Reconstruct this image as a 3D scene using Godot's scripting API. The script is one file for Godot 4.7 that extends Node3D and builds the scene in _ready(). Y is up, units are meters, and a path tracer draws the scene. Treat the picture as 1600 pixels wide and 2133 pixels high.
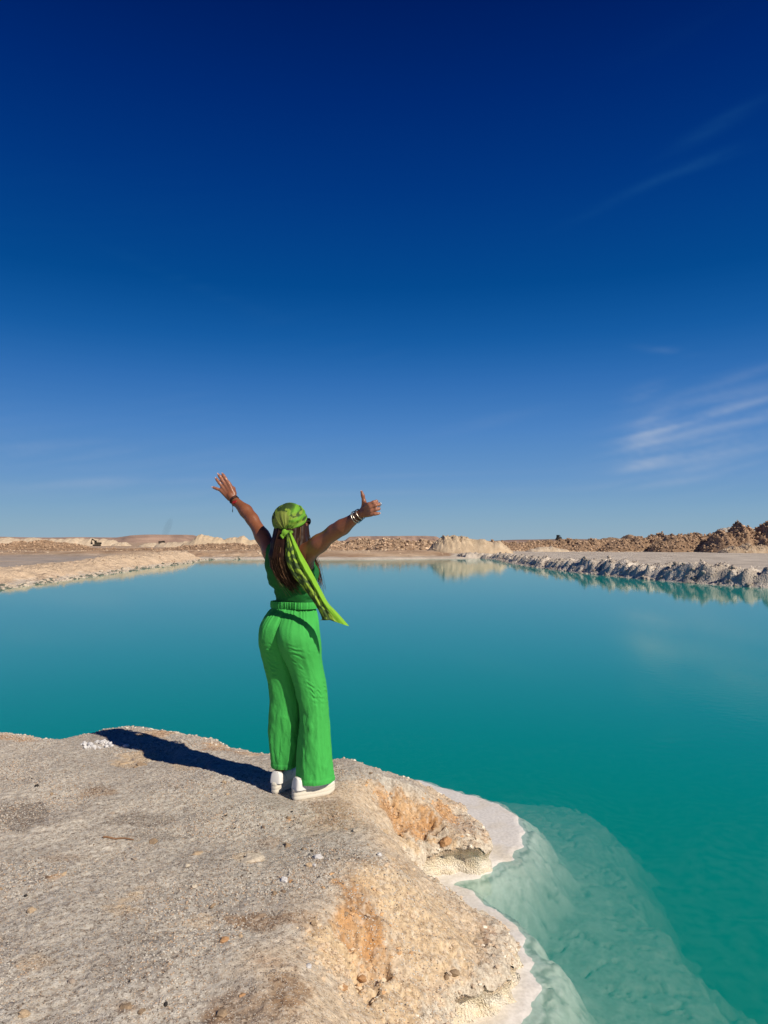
extends Node3D
# A woman in green stands on a crusted salt ledge above a turquoise salt lake dug into a flat desert.

const WATER := -0.55
const PX := -0.545      # where the woman stands
const PZ := -4.32

var used := {}
var rng := RandomNumberGenerator.new()
var n1 := FastNoiseLite.new()
var n2 := FastNoiseLite.new()
var n3 := FastNoiseLite.new()
var cell := FastNoiseLite.new()
var M := {}

# ------------------------------------------------------------------ helpers
func lin(r: float, g: float, b: float) -> Color:
	return Color(r / 255.0, g / 255.0, b / 255.0).srgb_to_linear()

func numbered(called: String) -> String:
	if not used.has(called):
		used[called] = 0
		return called
	used[called] += 1
	return "%s_%03d" % [called, used[called]]

func tag(o: Node, label: String, category: String, group := "", kind := "") -> void:
	o.set_meta("label", label)
	if category: o.set_meta("category", category)
	if group: o.set_meta("group", group)
	if kind: o.set_meta("kind", kind)

func put(called: String, mesh: Mesh, mat: Material, parent: Node = null) -> MeshInstance3D:
	var o := MeshInstance3D.new()
	o.name = called if parent else numbered(called)
	o.mesh = mesh
	o.material_override = mat
	(parent if parent else self).add_child(o, true)
	return o

func thing(called: String, label: String, category: String, at := Vector3.ZERO, turn := 0.0, group := "") -> Node3D:
	var o := Node3D.new()
	o.name = numbered(called)
	add_child(o)
	o.position = at
	o.rotation.y = turn
	tag(o, label, category, group)
	return o

func struct(called: String, mesh: Mesh, mat: Material, label := "") -> MeshInstance3D:
	var o := put(called, mesh, mat)
	o.set_meta("kind", "structure")
	if label: o.set_meta("label", label)
	return o

func noise(seed_: int, freq: float, octaves := 4, kind := FastNoiseLite.TYPE_SIMPLEX_SMOOTH) -> FastNoiseLite:
	var n := FastNoiseLite.new()
	n.noise_type = kind
	n.seed = seed_
	n.frequency = freq
	n.fractal_type = FastNoiseLite.FRACTAL_FBM if octaves > 1 else FastNoiseLite.FRACTAL_NONE
	n.fractal_octaves = octaves
	return n

func noise_tex(n: FastNoiseLite, side: int, from: Color, to: Color, mid = null, at := 0.5) -> NoiseTexture2D:
	var t := NoiseTexture2D.new()
	t.width = side; t.height = side
	t.seamless = true
	t.noise = n
	var g := Gradient.new()
	g.set_color(0, from); g.set_color(1, to)
	if mid != null: g.add_point(at, mid)
	t.color_ramp = g
	return t

func grey_tex(n: FastNoiseLite, side: int) -> NoiseTexture2D:
	var t := NoiseTexture2D.new()
	t.width = side; t.height = side
	t.seamless = true
	t.noise = n
	return t

func mat(rough: float, color := Color.WHITE, vertex := false) -> StandardMaterial3D:
	var m := StandardMaterial3D.new()
	m.roughness = rough
	m.albedo_color = color
	m.vertex_color_use_as_albedo = vertex
	m.cull_mode = BaseMaterial3D.CULL_DISABLED
	return m

func tri(m: StandardMaterial3D, tex: Texture2D, per_metre: float, bump: Texture2D = null, cm := 0.0, world := true) -> StandardMaterial3D:
	m.uv1_triplanar = true
	m.uv1_world_triplanar = world
	m.uv1_scale = Vector3.ONE * per_metre
	m.albedo_texture = tex
	if bump:
		m.heightmap_enabled = true
		m.heightmap_texture = bump
		m.heightmap_scale = cm
	return m

func second(m: StandardMaterial3D, tex: Texture2D, per_metre: float) -> void:
	m.detail_enabled = true
	m.detail_blend_mode = BaseMaterial3D.BLEND_MODE_MUL
	m.detail_albedo = tex
	m.detail_uv_layer = BaseMaterial3D.DETAIL_UV_2
	m.uv2_triplanar = true
	m.uv2_world_triplanar = true
	m.uv2_scale = Vector3.ONE * per_metre

func array_mesh(v: PackedVector3Array, idx: PackedInt32Array, c := PackedColorArray(), nrm := PackedVector3Array(), smooth := true) -> ArrayMesh:
	var a := []
	a.resize(Mesh.ARRAY_MAX)
	a[Mesh.ARRAY_VERTEX] = v
	if smooth:
		a[Mesh.ARRAY_NORMAL] = nrm if nrm.size() else normals(v, idx)
	if c.size(): a[Mesh.ARRAY_COLOR] = c
	a[Mesh.ARRAY_INDEX] = idx
	var m := ArrayMesh.new()
	m.add_surface_from_arrays(Mesh.PRIMITIVE_TRIANGLES, a)
	return m

func normals(v: PackedVector3Array, idx: PackedInt32Array) -> PackedVector3Array:
	var n := PackedVector3Array()
	n.resize(v.size())
	for t in range(0, idx.size(), 3):
		var a := v[idx[t]]
		var f := (v[idx[t + 2]] - a).cross(v[idx[t + 1]] - a)
		n[idx[t]] += f; n[idx[t + 1]] += f; n[idx[t + 2]] += f
	for i in n.size():
		n[i] = n[i].normalized() if n[i].length_squared() > 1e-24 else Vector3.UP
	return n

# a sheet of nu x nv points; wrap joins the last column to the first
func sheet(v: PackedVector3Array, nu: int, nv: int, wrap: bool, c := PackedColorArray()) -> ArrayMesh:
	return array_mesh(v, sheet_index(nu, nv, wrap, 0), c)

func sheet_index(nu: int, nv: int, wrap: bool, base: int) -> PackedInt32Array:
	var idx := PackedInt32Array()
	for j in nv - 1:
		for i in (nu if wrap else nu - 1):
			var a := base + j * nu + i
			var b := base + j * nu + (i + 1) % nu
			var d := a + nu
			var e := b + nu
			idx.append_array([a, b, d, b, e, d])
	return idx

# lines that lie close together between lo and hi, and wider and wider apart towards far
func lines(far_lo: float, lo: float, hi: float, far_hi: float, step: float, grow := 1.25) -> PackedFloat32Array:
	var out := PackedFloat32Array()
	var n := int(round((hi - lo) / step))
	for i in n + 1: out.append(lerpf(lo, hi, float(i) / n))
	var s := step; var p := hi
	while p < far_hi:
		s *= grow; p = minf(p + s, far_hi); out.append(p)
	s = step; p = lo
	var front := PackedFloat32Array()
	while p > far_lo:
		s *= grow; p = maxf(p - s, far_lo); front.append(p)
	front.reverse()
	front.append_array(out)
	return front

func merged(a: PackedFloat32Array) -> PackedFloat32Array:
	a.sort()
	var out := PackedFloat32Array()
	for x in a:
		if out.is_empty() or x - out[-1] > 1e-3: out.append(x)
	return out

func height_mesh(xs: PackedFloat32Array, zs: PackedFloat32Array, h: Callable, col: Callable) -> ArrayMesh:
	var v := PackedVector3Array(); var c := PackedColorArray()
	for z in zs:
		for x in xs:
			var y: float = h.call(x, z)
			v.append(Vector3(x, y, z))
			c.append(col.call(x, y, z))
	return sheet(v, xs.size(), zs.size(), false, c)

# distance from a point to a closed or open line of Vector2, with the sign of the inside of a closed one
func near_line(p: Vector2, line: PackedVector2Array, closed: bool) -> Vector3:   # distance, segment + share, inside 1 or -1
	var best := 1e18; var at := 0.0; var inside := false
	var n := line.size()
	for i in (n if closed else n - 1):
		var a := line[i]; var b := line[(i + 1) % n]
		var e := b - a
		var w := p - a
		var t := clampf(w.dot(e) / maxf(e.length_squared(), 1e-12), 0.0, 1.0)
		var d := (w - e * t).length_squared()
		if d < best:
			best = d; at = i + t
		if closed and (a.y > p.y) != (b.y > p.y) and p.x < (b.x - a.x) * (p.y - a.y) / (b.y - a.y) + a.x:
			inside = not inside
	return Vector3(sqrt(best), at, 1.0 if inside else -1.0)

func rock_mesh(seed_: int, rough := 0.28, flat := 1.0) -> ArrayMesh:
	var r := RandomNumberGenerator.new(); r.seed = seed_
	var ph := (1.0 + sqrt(5.0)) / 2.0
	var v: Array[Vector3] = [Vector3(-1, ph, 0), Vector3(1, ph, 0), Vector3(-1, -ph, 0), Vector3(1, -ph, 0), Vector3(0, -1, ph), Vector3(0, 1, ph), Vector3(0, -1, -ph), Vector3(0, 1, -ph), Vector3(ph, 0, -1), Vector3(ph, 0, 1), Vector3(-ph, 0, -1), Vector3(-ph, 0, 1)]
	var f := [0, 11, 5, 0, 5, 1, 0, 1, 7, 0, 7, 10, 0, 10, 11, 1, 5, 9, 5, 11, 4, 11, 10, 2, 10, 7, 6, 7, 1, 8, 3, 9, 4, 3, 4, 2, 3, 2, 6, 3, 6, 8, 3, 8, 9, 4, 9, 5, 2, 4, 11, 6, 2, 10, 8, 6, 7, 9, 8, 1]
	var mids := {}
	var g := []
	for t in range(0, f.size(), 3):
		var m := []
		for k in 3:
			var a: int = f[t + k]; var b: int = f[t + (k + 1) % 3]
			var key := Vector2i(mini(a, b), maxi(a, b))
			if not mids.has(key):
				mids[key] = v.size(); v.append((v[a] + v[b]) / 2.0)
			m.append(mids[key])
		g.append_array([f[t], m[0], m[2], f[t + 1], m[1], m[0], f[t + 2], m[2], m[1], m[0], m[1], m[2]])
	var st := SurfaceTool.new()
	st.begin(Mesh.PRIMITIVE_TRIANGLES)
	var q := []
	var cuts := []
	for k in 7: cuts.append([Vector3(r.randfn(), r.randfn(), r.randfn()).normalized(), r.randf_range(0.55, 0.9)])
	for p in v:
		var d := p.normalized()
		var l := 1.0
		for cut in cuts:                                   # planes that chip the lump
			var dd: float = d.dot(cut[0])
			if dd * l > cut[1]: l = cut[1] / dd
		d *= l * (1.0 + r.randf_range(-rough, rough) * 0.5)
		d.y *= flat
		q.append(d)
	for t in range(0, g.size(), 3):
		for k in [0, 2, 1]: st.add_vertex(q[g[t + k]])
	var a := st.commit_to_arrays()
	var am := ArrayMesh.new()
	a[Mesh.ARRAY_NORMAL] = null
	am.add_surface_from_arrays(Mesh.PRIMITIVE_TRIANGLES, a)
	return am

func box_into(st: SurfaceTool, size: Vector3, at: Transform3D, bevel := 0.06) -> void:
	# a box with chamfered upright edges
	var b := minf(bevel, minf(size.x, size.z) * 0.3)
	var x := size.x / 2.0; var z := size.z / 2.0; var y := size.y / 2.0
	var ring := [Vector2(-x + b, -z), Vector2(x - b, -z), Vector2(x, -z + b), Vector2(x, z - b), Vector2(x - b, z), Vector2(-x + b, z), Vector2(-x, z - b), Vector2(-x, -z + b)]
	for i in 8:
		var p: Vector2 = ring[i]; var q: Vector2 = ring[(i + 1) % 8]
		var pts := [Vector3(p.x, -y, p.y), Vector3(q.x, -y, q.y), Vector3(q.x, y, q.y), Vector3(p.x, y, p.y)]
		for k in [0, 1, 2, 0, 2, 3]: st.add_vertex(at * pts[k])
		for k in [Vector3(0, y, 0), Vector3(p.x, y, p.y), Vector3(q.x, y, q.y)]: st.add_vertex(at * k)
		for k in [Vector3(0, -y, 0), Vector3(q.x, -y, q.y), Vector3(p.x, -y, p.y)]: st.add_vertex(at * k)

func flat_commit(st: SurfaceTool) -> ArrayMesh:
	var a := st.commit_to_arrays()
	a[Mesh.ARRAY_NORMAL] = null
	var m := ArrayMesh.new()
	m.add_surface_from_arrays(Mesh.PRIMITIVE_TRIANGLES, a)
	return m

func box_part(called: String, size: Vector3, at: Vector3, m: Material, parent: Node, turn := Vector3.ZERO) -> MeshInstance3D:
	var st := SurfaceTool.new(); st.begin(Mesh.PRIMITIVE_TRIANGLES)
	box_into(st, size, Transform3D(Basis.from_euler(turn), Vector3.ZERO))
	var o := put(called, flat_commit(st), m, parent)
	o.position = at
	return o

# a tube through points with radii; appended to growing arrays
func tube(v: PackedVector3Array, idx: PackedInt32Array, pts: PackedVector3Array, radii: PackedFloat32Array, sides: int, closed := false) -> void:
	var base := v.size()
	var n := pts.size()
	var up := Vector3(0.3, 0.2, 0.93)
	for i in n:
		var d := (pts[(i + 1) % n] - pts[(i - 1 + n) % n]) if closed else (pts[mini(i + 1, n - 1)] - pts[maxi(i - 1, 0)])
		d = d.normalized()
		var s := d.cross(up).normalized()
		var t := s.cross(d)
		for k in sides:
			var a := TAU * k / sides
			v.append(pts[i] + (s * cos(a) + t * sin(a)) * radii[i])
	for i in (n if closed else n - 1):
		for k in sides:
			var a := base + i * sides + k
			var b := base + i * sides + (k + 1) % sides
			var c := base + ((i + 1) % n) * sides + k
			var e := base + ((i + 1) % n) * sides + (k + 1) % sides
			idx.append_array([a, b, c, b, e, c])
	if not closed:
		for k in range(1, sides - 1):
			idx.append_array([base, base + k + 1, base + k])
			var l := base + (n - 1) * sides
			idx.append_array([l, l + k, l + k + 1])

func spline(pts: Array, n: int) -> Array:
	# Catmull-Rom through Vector3 or float knots
	var out := []
	var m := pts.size()
	for i in n:
		var s := float(i) / (n - 1) * (m - 1)
		var k := mini(int(s), m - 2)
		var t := s - k
		var p0 = pts[maxi(k - 1, 0)]; var p1 = pts[k]; var p2 = pts[k + 1]; var p3 = pts[mini(k + 2, m - 1)]
		out.append((p1 * 2.0 + (p2 - p0) * t + (p0 * 2.0 - p1 * 5.0 + p2 * 4.0 - p3) * t * t + (p1 * 3.0 - p0 - p2 * 3.0 + p3) * t * t * t) * 0.5)
	return out

func table(keys: Array, y: float) -> Array:
	# rows [y, a, b, ...] sorted by falling y; a smooth look-up between them
	if y >= keys[0][0]: return keys[0]
	for i in keys.size() - 1:
		if y >= keys[i + 1][0]:
			var t: float = (keys[i][0] - y) / (keys[i][0] - keys[i + 1][0])
			var out := [y]
			for k in range(1, keys[i].size()):
				var p0: float = keys[maxi(i - 1, 0)][k]; var p1: float = keys[i][k]; var p2: float = keys[i + 1][k]; var p3: float = keys[mini(i + 2, keys.size() - 1)][k]
				out.append(0.5 * (2.0 * p1 + (p2 - p0) * t + (2.0 * p0 - 5.0 * p1 + 4.0 * p2 - p3) * t * t + (3.0 * p1 - p0 - 3.0 * p2 + p3) * t * t * t))
			return out
	return keys[-1]

# surface nets over a smooth union of tapered capsules [a, b, ra, rb]
func nets(bones: Array, cs: float, k: float, v: PackedVector3Array, idx: PackedInt32Array, inflate := 0.0, carve = null) -> void:
	var lo := Vector3.ONE * 1e9; var hi := -lo
	for b in bones:
		var r: float = maxf(b[2], b[3]) + k * 3.0 + inflate + cs * 2.0
		lo = lo.min((b[0] as Vector3).min(b[1]) - Vector3.ONE * r)
		hi = hi.max((b[0] as Vector3).max(b[1]) + Vector3.ONE * r)
	var nx := int((hi.x - lo.x) / cs) + 2; var ny := int((hi.y - lo.y) / cs) + 2; var nz := int((hi.z - lo.z) / cs) + 2
	var f := PackedFloat32Array(); f.resize(nx * ny * nz)
	for b in bones:
		var a: Vector3 = b[0]; var e: Vector3 = b[1] - a
		var ra: float = b[2]; var dr: float = b[3] - ra
		var el := maxf(e.length_squared(), 1e-12)
		var r: float = maxf(b[2], b[3]) + k * 5.0 + inflate + cs * 2.0
		var p0 := (((b[0] as Vector3).min(b[1]) - Vector3.ONE * r - lo) / cs).floor().max(Vector3.ZERO)
		var p1 := (((b[0] as Vector3).max(b[1]) + Vector3.ONE * r - lo) / cs).ceil()
		for z in range(int(p0.z), mini(int(p1.z) + 1, nz)):
			for y in range(int(p0.y), mini(int(p1.y) + 1, ny)):
				var row := (z * ny + y) * nx
				for x in range(int(p0.x), mini(int(p1.x) + 1, nx)):
					var w := lo + Vector3(x, y, z) * cs - a
					var t := clampf(w.dot(e) / el, 0.0, 1.0)
					var d := (w - e * t).length() - ra - dr * t
					f[row + x] += exp(-d / k)
	for i in f.size():
		f[i] = (-k * log(f[i]) - inflate) if f[i] > 1e-30 else 1.0
	if carve != null:
		for z in nz:
			for y in ny:
				for x in nx:
					var i := (z * ny + y) * nx + x
					if f[i] < cs * 4.0: f[i] = carve.call(lo + Vector3(x, y, z) * cs, f[i])
	var ids := PackedInt32Array(); ids.resize(f.size()); ids.fill(-1)
	var corner := [0, 1, nx, nx + 1, nx * ny, nx * ny + 1, nx * ny + nx, nx * ny + nx + 1]
	var off := [Vector3(0, 0, 0), Vector3(1, 0, 0), Vector3(0, 1, 0), Vector3(1, 1, 0), Vector3(0, 0, 1), Vector3(1, 0, 1), Vector3(0, 1, 1), Vector3(1, 1, 1)]
	var edges := [[0, 1], [2, 3], [4, 5], [6, 7], [0, 2], [1, 3], [4, 6], [5, 7], [0, 4], [1, 5], [2, 6], [3, 7]]
	var c7: int = corner[7]
	for z in nz - 1:
		for y in ny - 1:
			var row := (z * ny + y) * nx
			for x in nx - 1:
				var i := row + x
				var near := f[i]
				if absf(near) > cs * 2.5: continue
				var neg := near < 0.0
				var mixed := false
				for q in range(1, 8):
					if (f[i + corner[q]] < 0.0) != neg:
						mixed = true; break
				if not mixed: continue
				var sum := Vector3.ZERO; var n := 0
				for ed in edges:
					var fa := f[i + corner[ed[0]]]; var fb := f[i + corner[ed[1]]]
					if (fa < 0.0) != (fb < 0.0):
						sum += (off[ed[0]] as Vector3).lerp(off[ed[1]], fa / (fa - fb)); n += 1
				ids[i] = v.size()
				v.append(lo + (Vector3(x, y, z) + sum / n) * cs)
	var sx := 1; var sy := nx; var sz := nx * ny
	for z in range(1, nz - 1):
		for y in range(1, ny - 1):
			var row := (z * ny + y) * nx
			for x in range(1, nx - 1):
				var i := row + x
				if absf(f[i]) > cs * 2.5: continue
				var neg := f[i] < 0.0
				for ax in 3:
					var st: int = [sx, sy, sz][ax]; var s1: int = [sy, sz, sx][ax]; var s2: int = [sz, sx, sy][ax]
					if (f[i + st] < 0.0) == neg: continue
					var a := ids[i - s1 - s2]; var b := ids[i - s2]; var c := ids[i]; var d := ids[i - s1]
					if a < 0 or b < 0 or c < 0 or d < 0: continue
					if neg: idx.append_array([a, c, b, a, d, c])
					else: idx.append_array([a, b, c, a, c, d])

# ------------------------------------------------------------------ the scene
func _ready() -> void:
	rng.seed = 7
	n1 = noise(11, 1.0, 4); n2 = noise(23, 1.0, 5); n3 = noise(37, 1.0, 1)
	cell = noise(5, 1.0, 1, FastNoiseLite.TYPE_CELLULAR)
	cell.cellular_return_type = FastNoiseLite.RETURN_DISTANCE

	var cam := Camera3D.new()
	cam.name = "camera"
	cam.position = Vector3(0, 1.475, 0)
	cam.rotation_degrees = Vector3(2.3, 0, 0)
	cam.fov = 70.0
	cam.near = 0.05; cam.far = 9000.0
	add_child(cam)
	cam.current = true

	var sun := DirectionalLight3D.new()
	sun.name = "sun"
	sun.light_energy = 1.55
	sun.light_color = Color(1.0, 0.955, 0.88)
	sun.light_angular_distance = 0.5
	sun.shadow_enabled = true
	add_child(sun)
	sun.look_at_from_position(Vector3(5.84, 6.02, 5.47), Vector3.ZERO)

	var env := Environment.new()
	env.background_mode = Environment.BG_SKY
	env.tonemap_mode = Environment.TONE_MAPPER_LINEAR
	env.tonemap_exposure = 1.0
	env.sdfgi_enabled = true; env.ssao_enabled = true; env.ssil_enabled = true
	env.volumetric_fog_enabled = true
	env.volumetric_fog_density = 0.0
	var sky := Sky.new()
	var pano := PanoramaSkyMaterial.new()
	pano.panorama = make_sky()
	sky.sky_material = pano
	env.sky = sky
	var we := WorldEnvironment.new()
	we.name = "world_environment"
	we.environment = env
	add_child(we)

	make_materials()
	make_ground()
	make_ledge()
	make_water()
	make_desert()
	make_machines()
	make_person()
	make_stones()

# ------------------------------------------------------------------ sky: a deep polarised blue, thin cirrus low on the right
func make_sky() -> ImageTexture:
	var w := 2048; var h := 1024
	var stops := [[0.0, 148, 175, 192], [1.2, 139, 172, 194], [2.5, 127, 166, 197], [4.8, 105, 151, 199], [8.5, 78, 132, 194], [12.2, 50, 111, 180], [15.5, 22, 92, 163], [19.3, 4, 74, 144], [26.0, 1, 55, 128], [31.9, 0, 41, 113], [37.3, 0, 30, 96], [55.0, 0, 22, 80], [90.0, 0, 18, 70]]
	var ramp := []
	for i in 901:
		var e := i * 0.1
		for k in stops.size() - 1:
			if e <= stops[k + 1][0]:
				var t: float = (e - stops[k][0]) / (stops[k + 1][0] - stops[k][0])
				var a := Color(stops[k][1] / 255.0, stops[k][2] / 255.0, stops[k][3] / 255.0); var b := Color(stops[k + 1][1] / 255.0, stops[k + 1][2] / 255.0, stops[k + 1][3] / 255.0)
				ramp.append(a.lerp(b, t).srgb_to_linear())
				break
	var wisps := noise(71, 1.0, 5)
	var broad := noise(72, 1.0, 3)
	# streaks of cirrus: bearing, height, half length, half width, slope, strength
	var streaks := [[22.5, 7.6, 4.6, 2.6, 0.1, 0.13], [20.0, 7.0, 1.8, 1.9, 0.6, 0.12], [26.5, 8.6, 4.0, 2.4, 0.15, 0.10], [19.6, 7.7, 1.6, 0.55, 0.35, 0.30], [19.8, 5.8, 1.8, 0.5, 0.15, 0.34], [24.5, 8.2, 5.0, 0.28, 0.22, 0.20], [25.5, 6.4, 5.0, 0.25, 0.12, 0.17], [23.5, 9.6, 4.2, 0.4, 0.2, 0.12], [23.0, 7.0, 5.0, 0.2, 0.16, 0.14], [24.0, 8.9, 4.5, 0.2, 0.25, 0.12], [25.0, 5.3, 5.5, 0.25, 0.08, 0.13], [22.0, 4.4, 6.0, 0.3, 0.05, 0.11], [21.5, 8.4, 2.2, 0.9, 0.3, 0.10], [22.5, 6.2, 3.5, 0.9, 0.15, 0.10], [26.0, 11.4, 4.0, 0.3, 0.25, 0.08], [20.4, 9.2, 1.2, 0.35, 0.5, 0.12], [19.2, 6.9, 1.0, 0.3, 0.25, 0.12], [23.8, 6.7, 4.0, 0.12, 0.14, 0.10], [24.6, 7.5, 4.0, 0.12, 0.18, 0.10], [25.4, 9.3, 3.5, 0.12, 0.24, 0.08], [19.5, 10.9, 1.4, 0.5, 0.3, 0.14],
		[21.2, 13.8, 1.6, 0.22, -0.2, 0.10], [24.0, 25.8, 3.0, 0.4, 0.1, 0.08], [19.0, 24.6, 4.0, 0.35, 0.3, 0.05], [25.0, 27.8, 3.0, 0.5, 0.3, 0.05], [22.5, 33.5, 5.0, 0.8, 0.25, 0.006], [-15.0, 19.0, 6.0, 0.45, -0.3, 0.02],
		[-6.0, 4.9, 14.0, 0.16, 0.03, 0.07], [-22.0, 4.2, 8.0, 0.3, 0.05, 0.09], [2.0, 3.8, 16.0, 0.2, 0.02, 0.06], [-24.0, 6.5, 6.0, 0.6, 0.1, 0.08], [8.0, 9.2, 4.0, 0.4, 0.2, 0.04]]
	var data := PackedFloat32Array()
	data.resize(w * h * 4)
	for y in h:
		var e := 90.0 - (y + 0.5) / h * 180.0
		for x in w:
			var i := (y * w + x) * 4
			var c: Color = ramp[0]
			if e > 0.0:
				c = ramp[mini(int(e * 10.0), 900)]
				var az := (x + 0.5) / w * 360.0
				if az > 180.0: az -= 360.0
				var a := 0.0
				if absf(az) < 40.0 and e < 40.0:
					for s in streaks:
						var dx: float = (az - s[0]) / s[2]
						if absf(dx) > 2.4: continue
						var dy: float = (e - s[1] - s[4] * (az - s[0])) / s[3]
						if absf(dy) > 2.6: continue
						a += s[5] * exp(-dx * dx - dy * dy)
				if e < 62.0:
					# faint cirrus that goes round the whole sky
					var q := az * 0.06
					var m := clampf(broad.get_noise_3d(cos(deg_to_rad(az)) * 1.6, sin(deg_to_rad(az)) * 1.6, e * 0.05) * 1.6 + 0.15, 0.0, 1.0)
					var st := wisps.get_noise_3d(cos(deg_to_rad(az)) * 5.0, sin(deg_to_rad(az)) * 5.0, (e - 0.18 * az) * 1.1)
					a = a * clampf(0.75 + st * 1.5, 0.15, 1.6) + 0.07 * m * clampf(st + 0.25, 0.0, 1.0) * (1.0 - smoothstep(6.0, 30.0, e))
				c = c.lerp(Color(0.42, 0.50, 0.64).lerp(Color(0.05, 0.26, 0.50), smoothstep(9.0, 20.0, e)), clampf(a, 0.0, 0.6))
			data[i] = c.r; data[i + 1] = c.g; data[i + 2] = c.b; data[i + 3] = 1.0
	var im := Image.create_from_data(w, h, false, Image.FORMAT_RGBAF, data.to_byte_array())
	return ImageTexture.create_from_image(im)

# ------------------------------------------------------------------ materials
func make_materials() -> void:
	var g := Color(1, 1, 1)
	var fine := noise(101, 0.17, 3)
	var speck := noise(102, 0.16, 2, FastNoiseLite.TYPE_CELLULAR)
	speck.cellular_return_type = FastNoiseLite.RETURN_CELL_VALUE
	var lump := noise(103, 0.05, 5)
	var sand_tex := noise_tex(speck, 1024, Color(0.30, 0.27, 0.25), Color(1, 1, 1), Color(0.84, 0.83, 0.82), 0.30)
	sand_tex.color_ramp.add_point(0.12, Color(0.58, 0.54, 0.51))
	var mottle := noise_tex(noise(104, 0.02, 5), 512, Color(0.74, 0.71, 0.69), Color(1, 1, 1), Color(0.93, 0.92, 0.90), 0.5)
	var sand_bump := grey_tex(fine, 1024)
	M.crust = tri(mat(0.92, Color.WHITE, true), sand_tex, 0.8, sand_bump, 0.3)
	second(M.crust, mottle, 2.1)
	M.salt_edge = tri(mat(0.8, Color.WHITE, true), noise_tex(noise(105, 0.05, 4), 512, Color(0.8, 0.77, 0.72), Color(1, 1, 1)), 3.0, grey_tex(lump, 512), 2.0)
	M.shelf = tri(mat(0.6, Color.WHITE, true), noise_tex(noise(106, 0.03, 5), 1024, Color(0.88, 0.88, 0.87), Color(1, 1, 1)), 1.1, grey_tex(noise(107, 0.03, 5), 1024), 0.15)
	M.desert = tri(mat(0.95, Color.WHITE, true), noise_tex(noise(108, 0.045, 6), 1024, Color(0.78, 0.75, 0.72), Color(1, 1, 1), Color(0.97, 0.96, 0.95), 0.5), 0.16, grey_tex(noise(109, 0.06, 6), 1024), 7.0)
	second(M.desert, noise_tex(noise(110, 0.03, 5), 512, Color(0.84, 0.83, 0.82), Color(1, 1, 1)), 0.021)
	M.rubble = mat(0.95, Color.WHITE, true)
	M.stone = tri(mat(0.9, Color.WHITE, true), noise_tex(noise(111, 0.03, 4), 256, Color(0.72, 0.70, 0.68), Color(1, 1, 1)), 0.45, null, 0.0, false)
	M.bed = tri(mat(0.9, Color.WHITE, true), noise_tex(noise(115, 0.022, 4), 1024, Color(0.10, 0.12, 0.10), Color(1, 1, 1), Color(0.66, 0.67, 0.64), 0.46), 0.25)
	# water: a clear mirroring surface; the body of the lake is a scattering volume below it
	var wm := mat(0.015, Color(0.0, 0.69, 0.61, 0.30))
	wm.transparency = BaseMaterial3D.TRANSPARENCY_ALPHA
	wm.metallic_specular = 0.45
	wm.uv1_triplanar = true; wm.uv1_world_triplanar = true
	wm.uv1_scale = Vector3.ONE * 0.22
	wm.heightmap_enabled = true
	wm.heightmap_texture = grey_tex(noise(113, 0.026, 4), 1024)
	wm.heightmap_scale = 0.06
	M.water = wm
	M.skin = mat(0.42, Color.WHITE, true)
	M.skin.metallic_specular = 0.5
	M.hair = mat(0.5, Color.WHITE, true)
	M.hair.metallic_specular = 0.25
	var weave := noise(120, 0.22, 2)
	M.linen = tri(mat(0.85, Color(0.27, 0.74, 0.33)), noise_tex(weave, 512, Color(0.80, 0.84, 0.80), Color(1, 1, 1)), 3.2, grey_tex(weave, 512), 0.22, false)
	M.linen.backlight_enabled = true
	M.linen.backlight = Color(0.10, 0.16, 0.10)
	M.tank = tri(mat(0.85, Color(0.02, 0.41, 0.15)), noise_tex(weave, 512, Color(0.88, 0.9, 0.88), Color(1, 1, 1)), 5.0, grey_tex(weave, 512), 0.05, false)
	M.scarf = mat(0.75, Color.WHITE, true)
	M.scarf.backlight_enabled = true
	M.scarf.backlight = Color(0.35, 0.45, 0.10)
	M.upper = mat(0.55, Color(0.90, 0.89, 0.87))
	M.sole = mat(0.7, Color(0.86, 0.83, 0.77))
	M.seam = mat(0.7, Color(0.60, 0.58, 0.55))
	M.dark = mat(0.6, Color(0.07, 0.07, 0.07))
	M.machine = mat(0.7, Color(0.20, 0.17, 0.12))
	M.machine_dark = mat(0.8, Color(0.09, 0.085, 0.08))
	M.glass = mat(0.15, Color(0.05, 0.06, 0.07))
	M.red = mat(0.6, Color(0.55, 0.04, 0.05))
	M.cord = mat(0.8, Color(0.22, 0.05, 0.05))
	M.beads = mat(0.5, Color(0.75, 0.62, 0.48))
	M.silver = mat(0.3, Color(0.80, 0.78, 0.74)); M.silver.metallic = 0.9
	M.salt_lump = tri(mat(0.6, Color(0.94, 0.94, 0.95)), M.stone.albedo_texture, 0.45, null, 0.0, false)
	M.nail = mat(0.3, Color(0.93, 0.80, 0.78))

# ------------------------------------------------------------------ the far ground: one sheet to the horizon with the lake dug into it
var lake := PackedVector2Array([Vector2(-14.5, -13), Vector2(-15.6, -22), Vector2(-16.16, -30.9), Vector2(-16.43, -35.9), Vector2(-16.8, -42.8), Vector2(-17.7, -54), Vector2(-18.3, -69.8), Vector2(-19.6, -80), Vector2(-18.6, -83.2), Vector2(-13, -83), Vector2(-2.1, -81.8), Vector2(5.6, -85), Vector2(11.2, -87),
	Vector2(12.5, -83), Vector2(11.7, -70), Vector2(11.6, -59.1), Vector2(12.4, -47.4), Vector2(13.45, -41.1), Vector2(14.4, -36.7), Vector2(15.5, -33.9), Vector2(16.7, -31.8), Vector2(19, -27), Vector2(21, -18), Vector2(20, -5), Vector2(16, 6), Vector2(7, 12), Vector2(2.2, 9), Vector2(0.2, 1), Vector2(-2, -3.6), Vector2(-6, -4.8), Vector2(-11, -7.2)])

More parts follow.
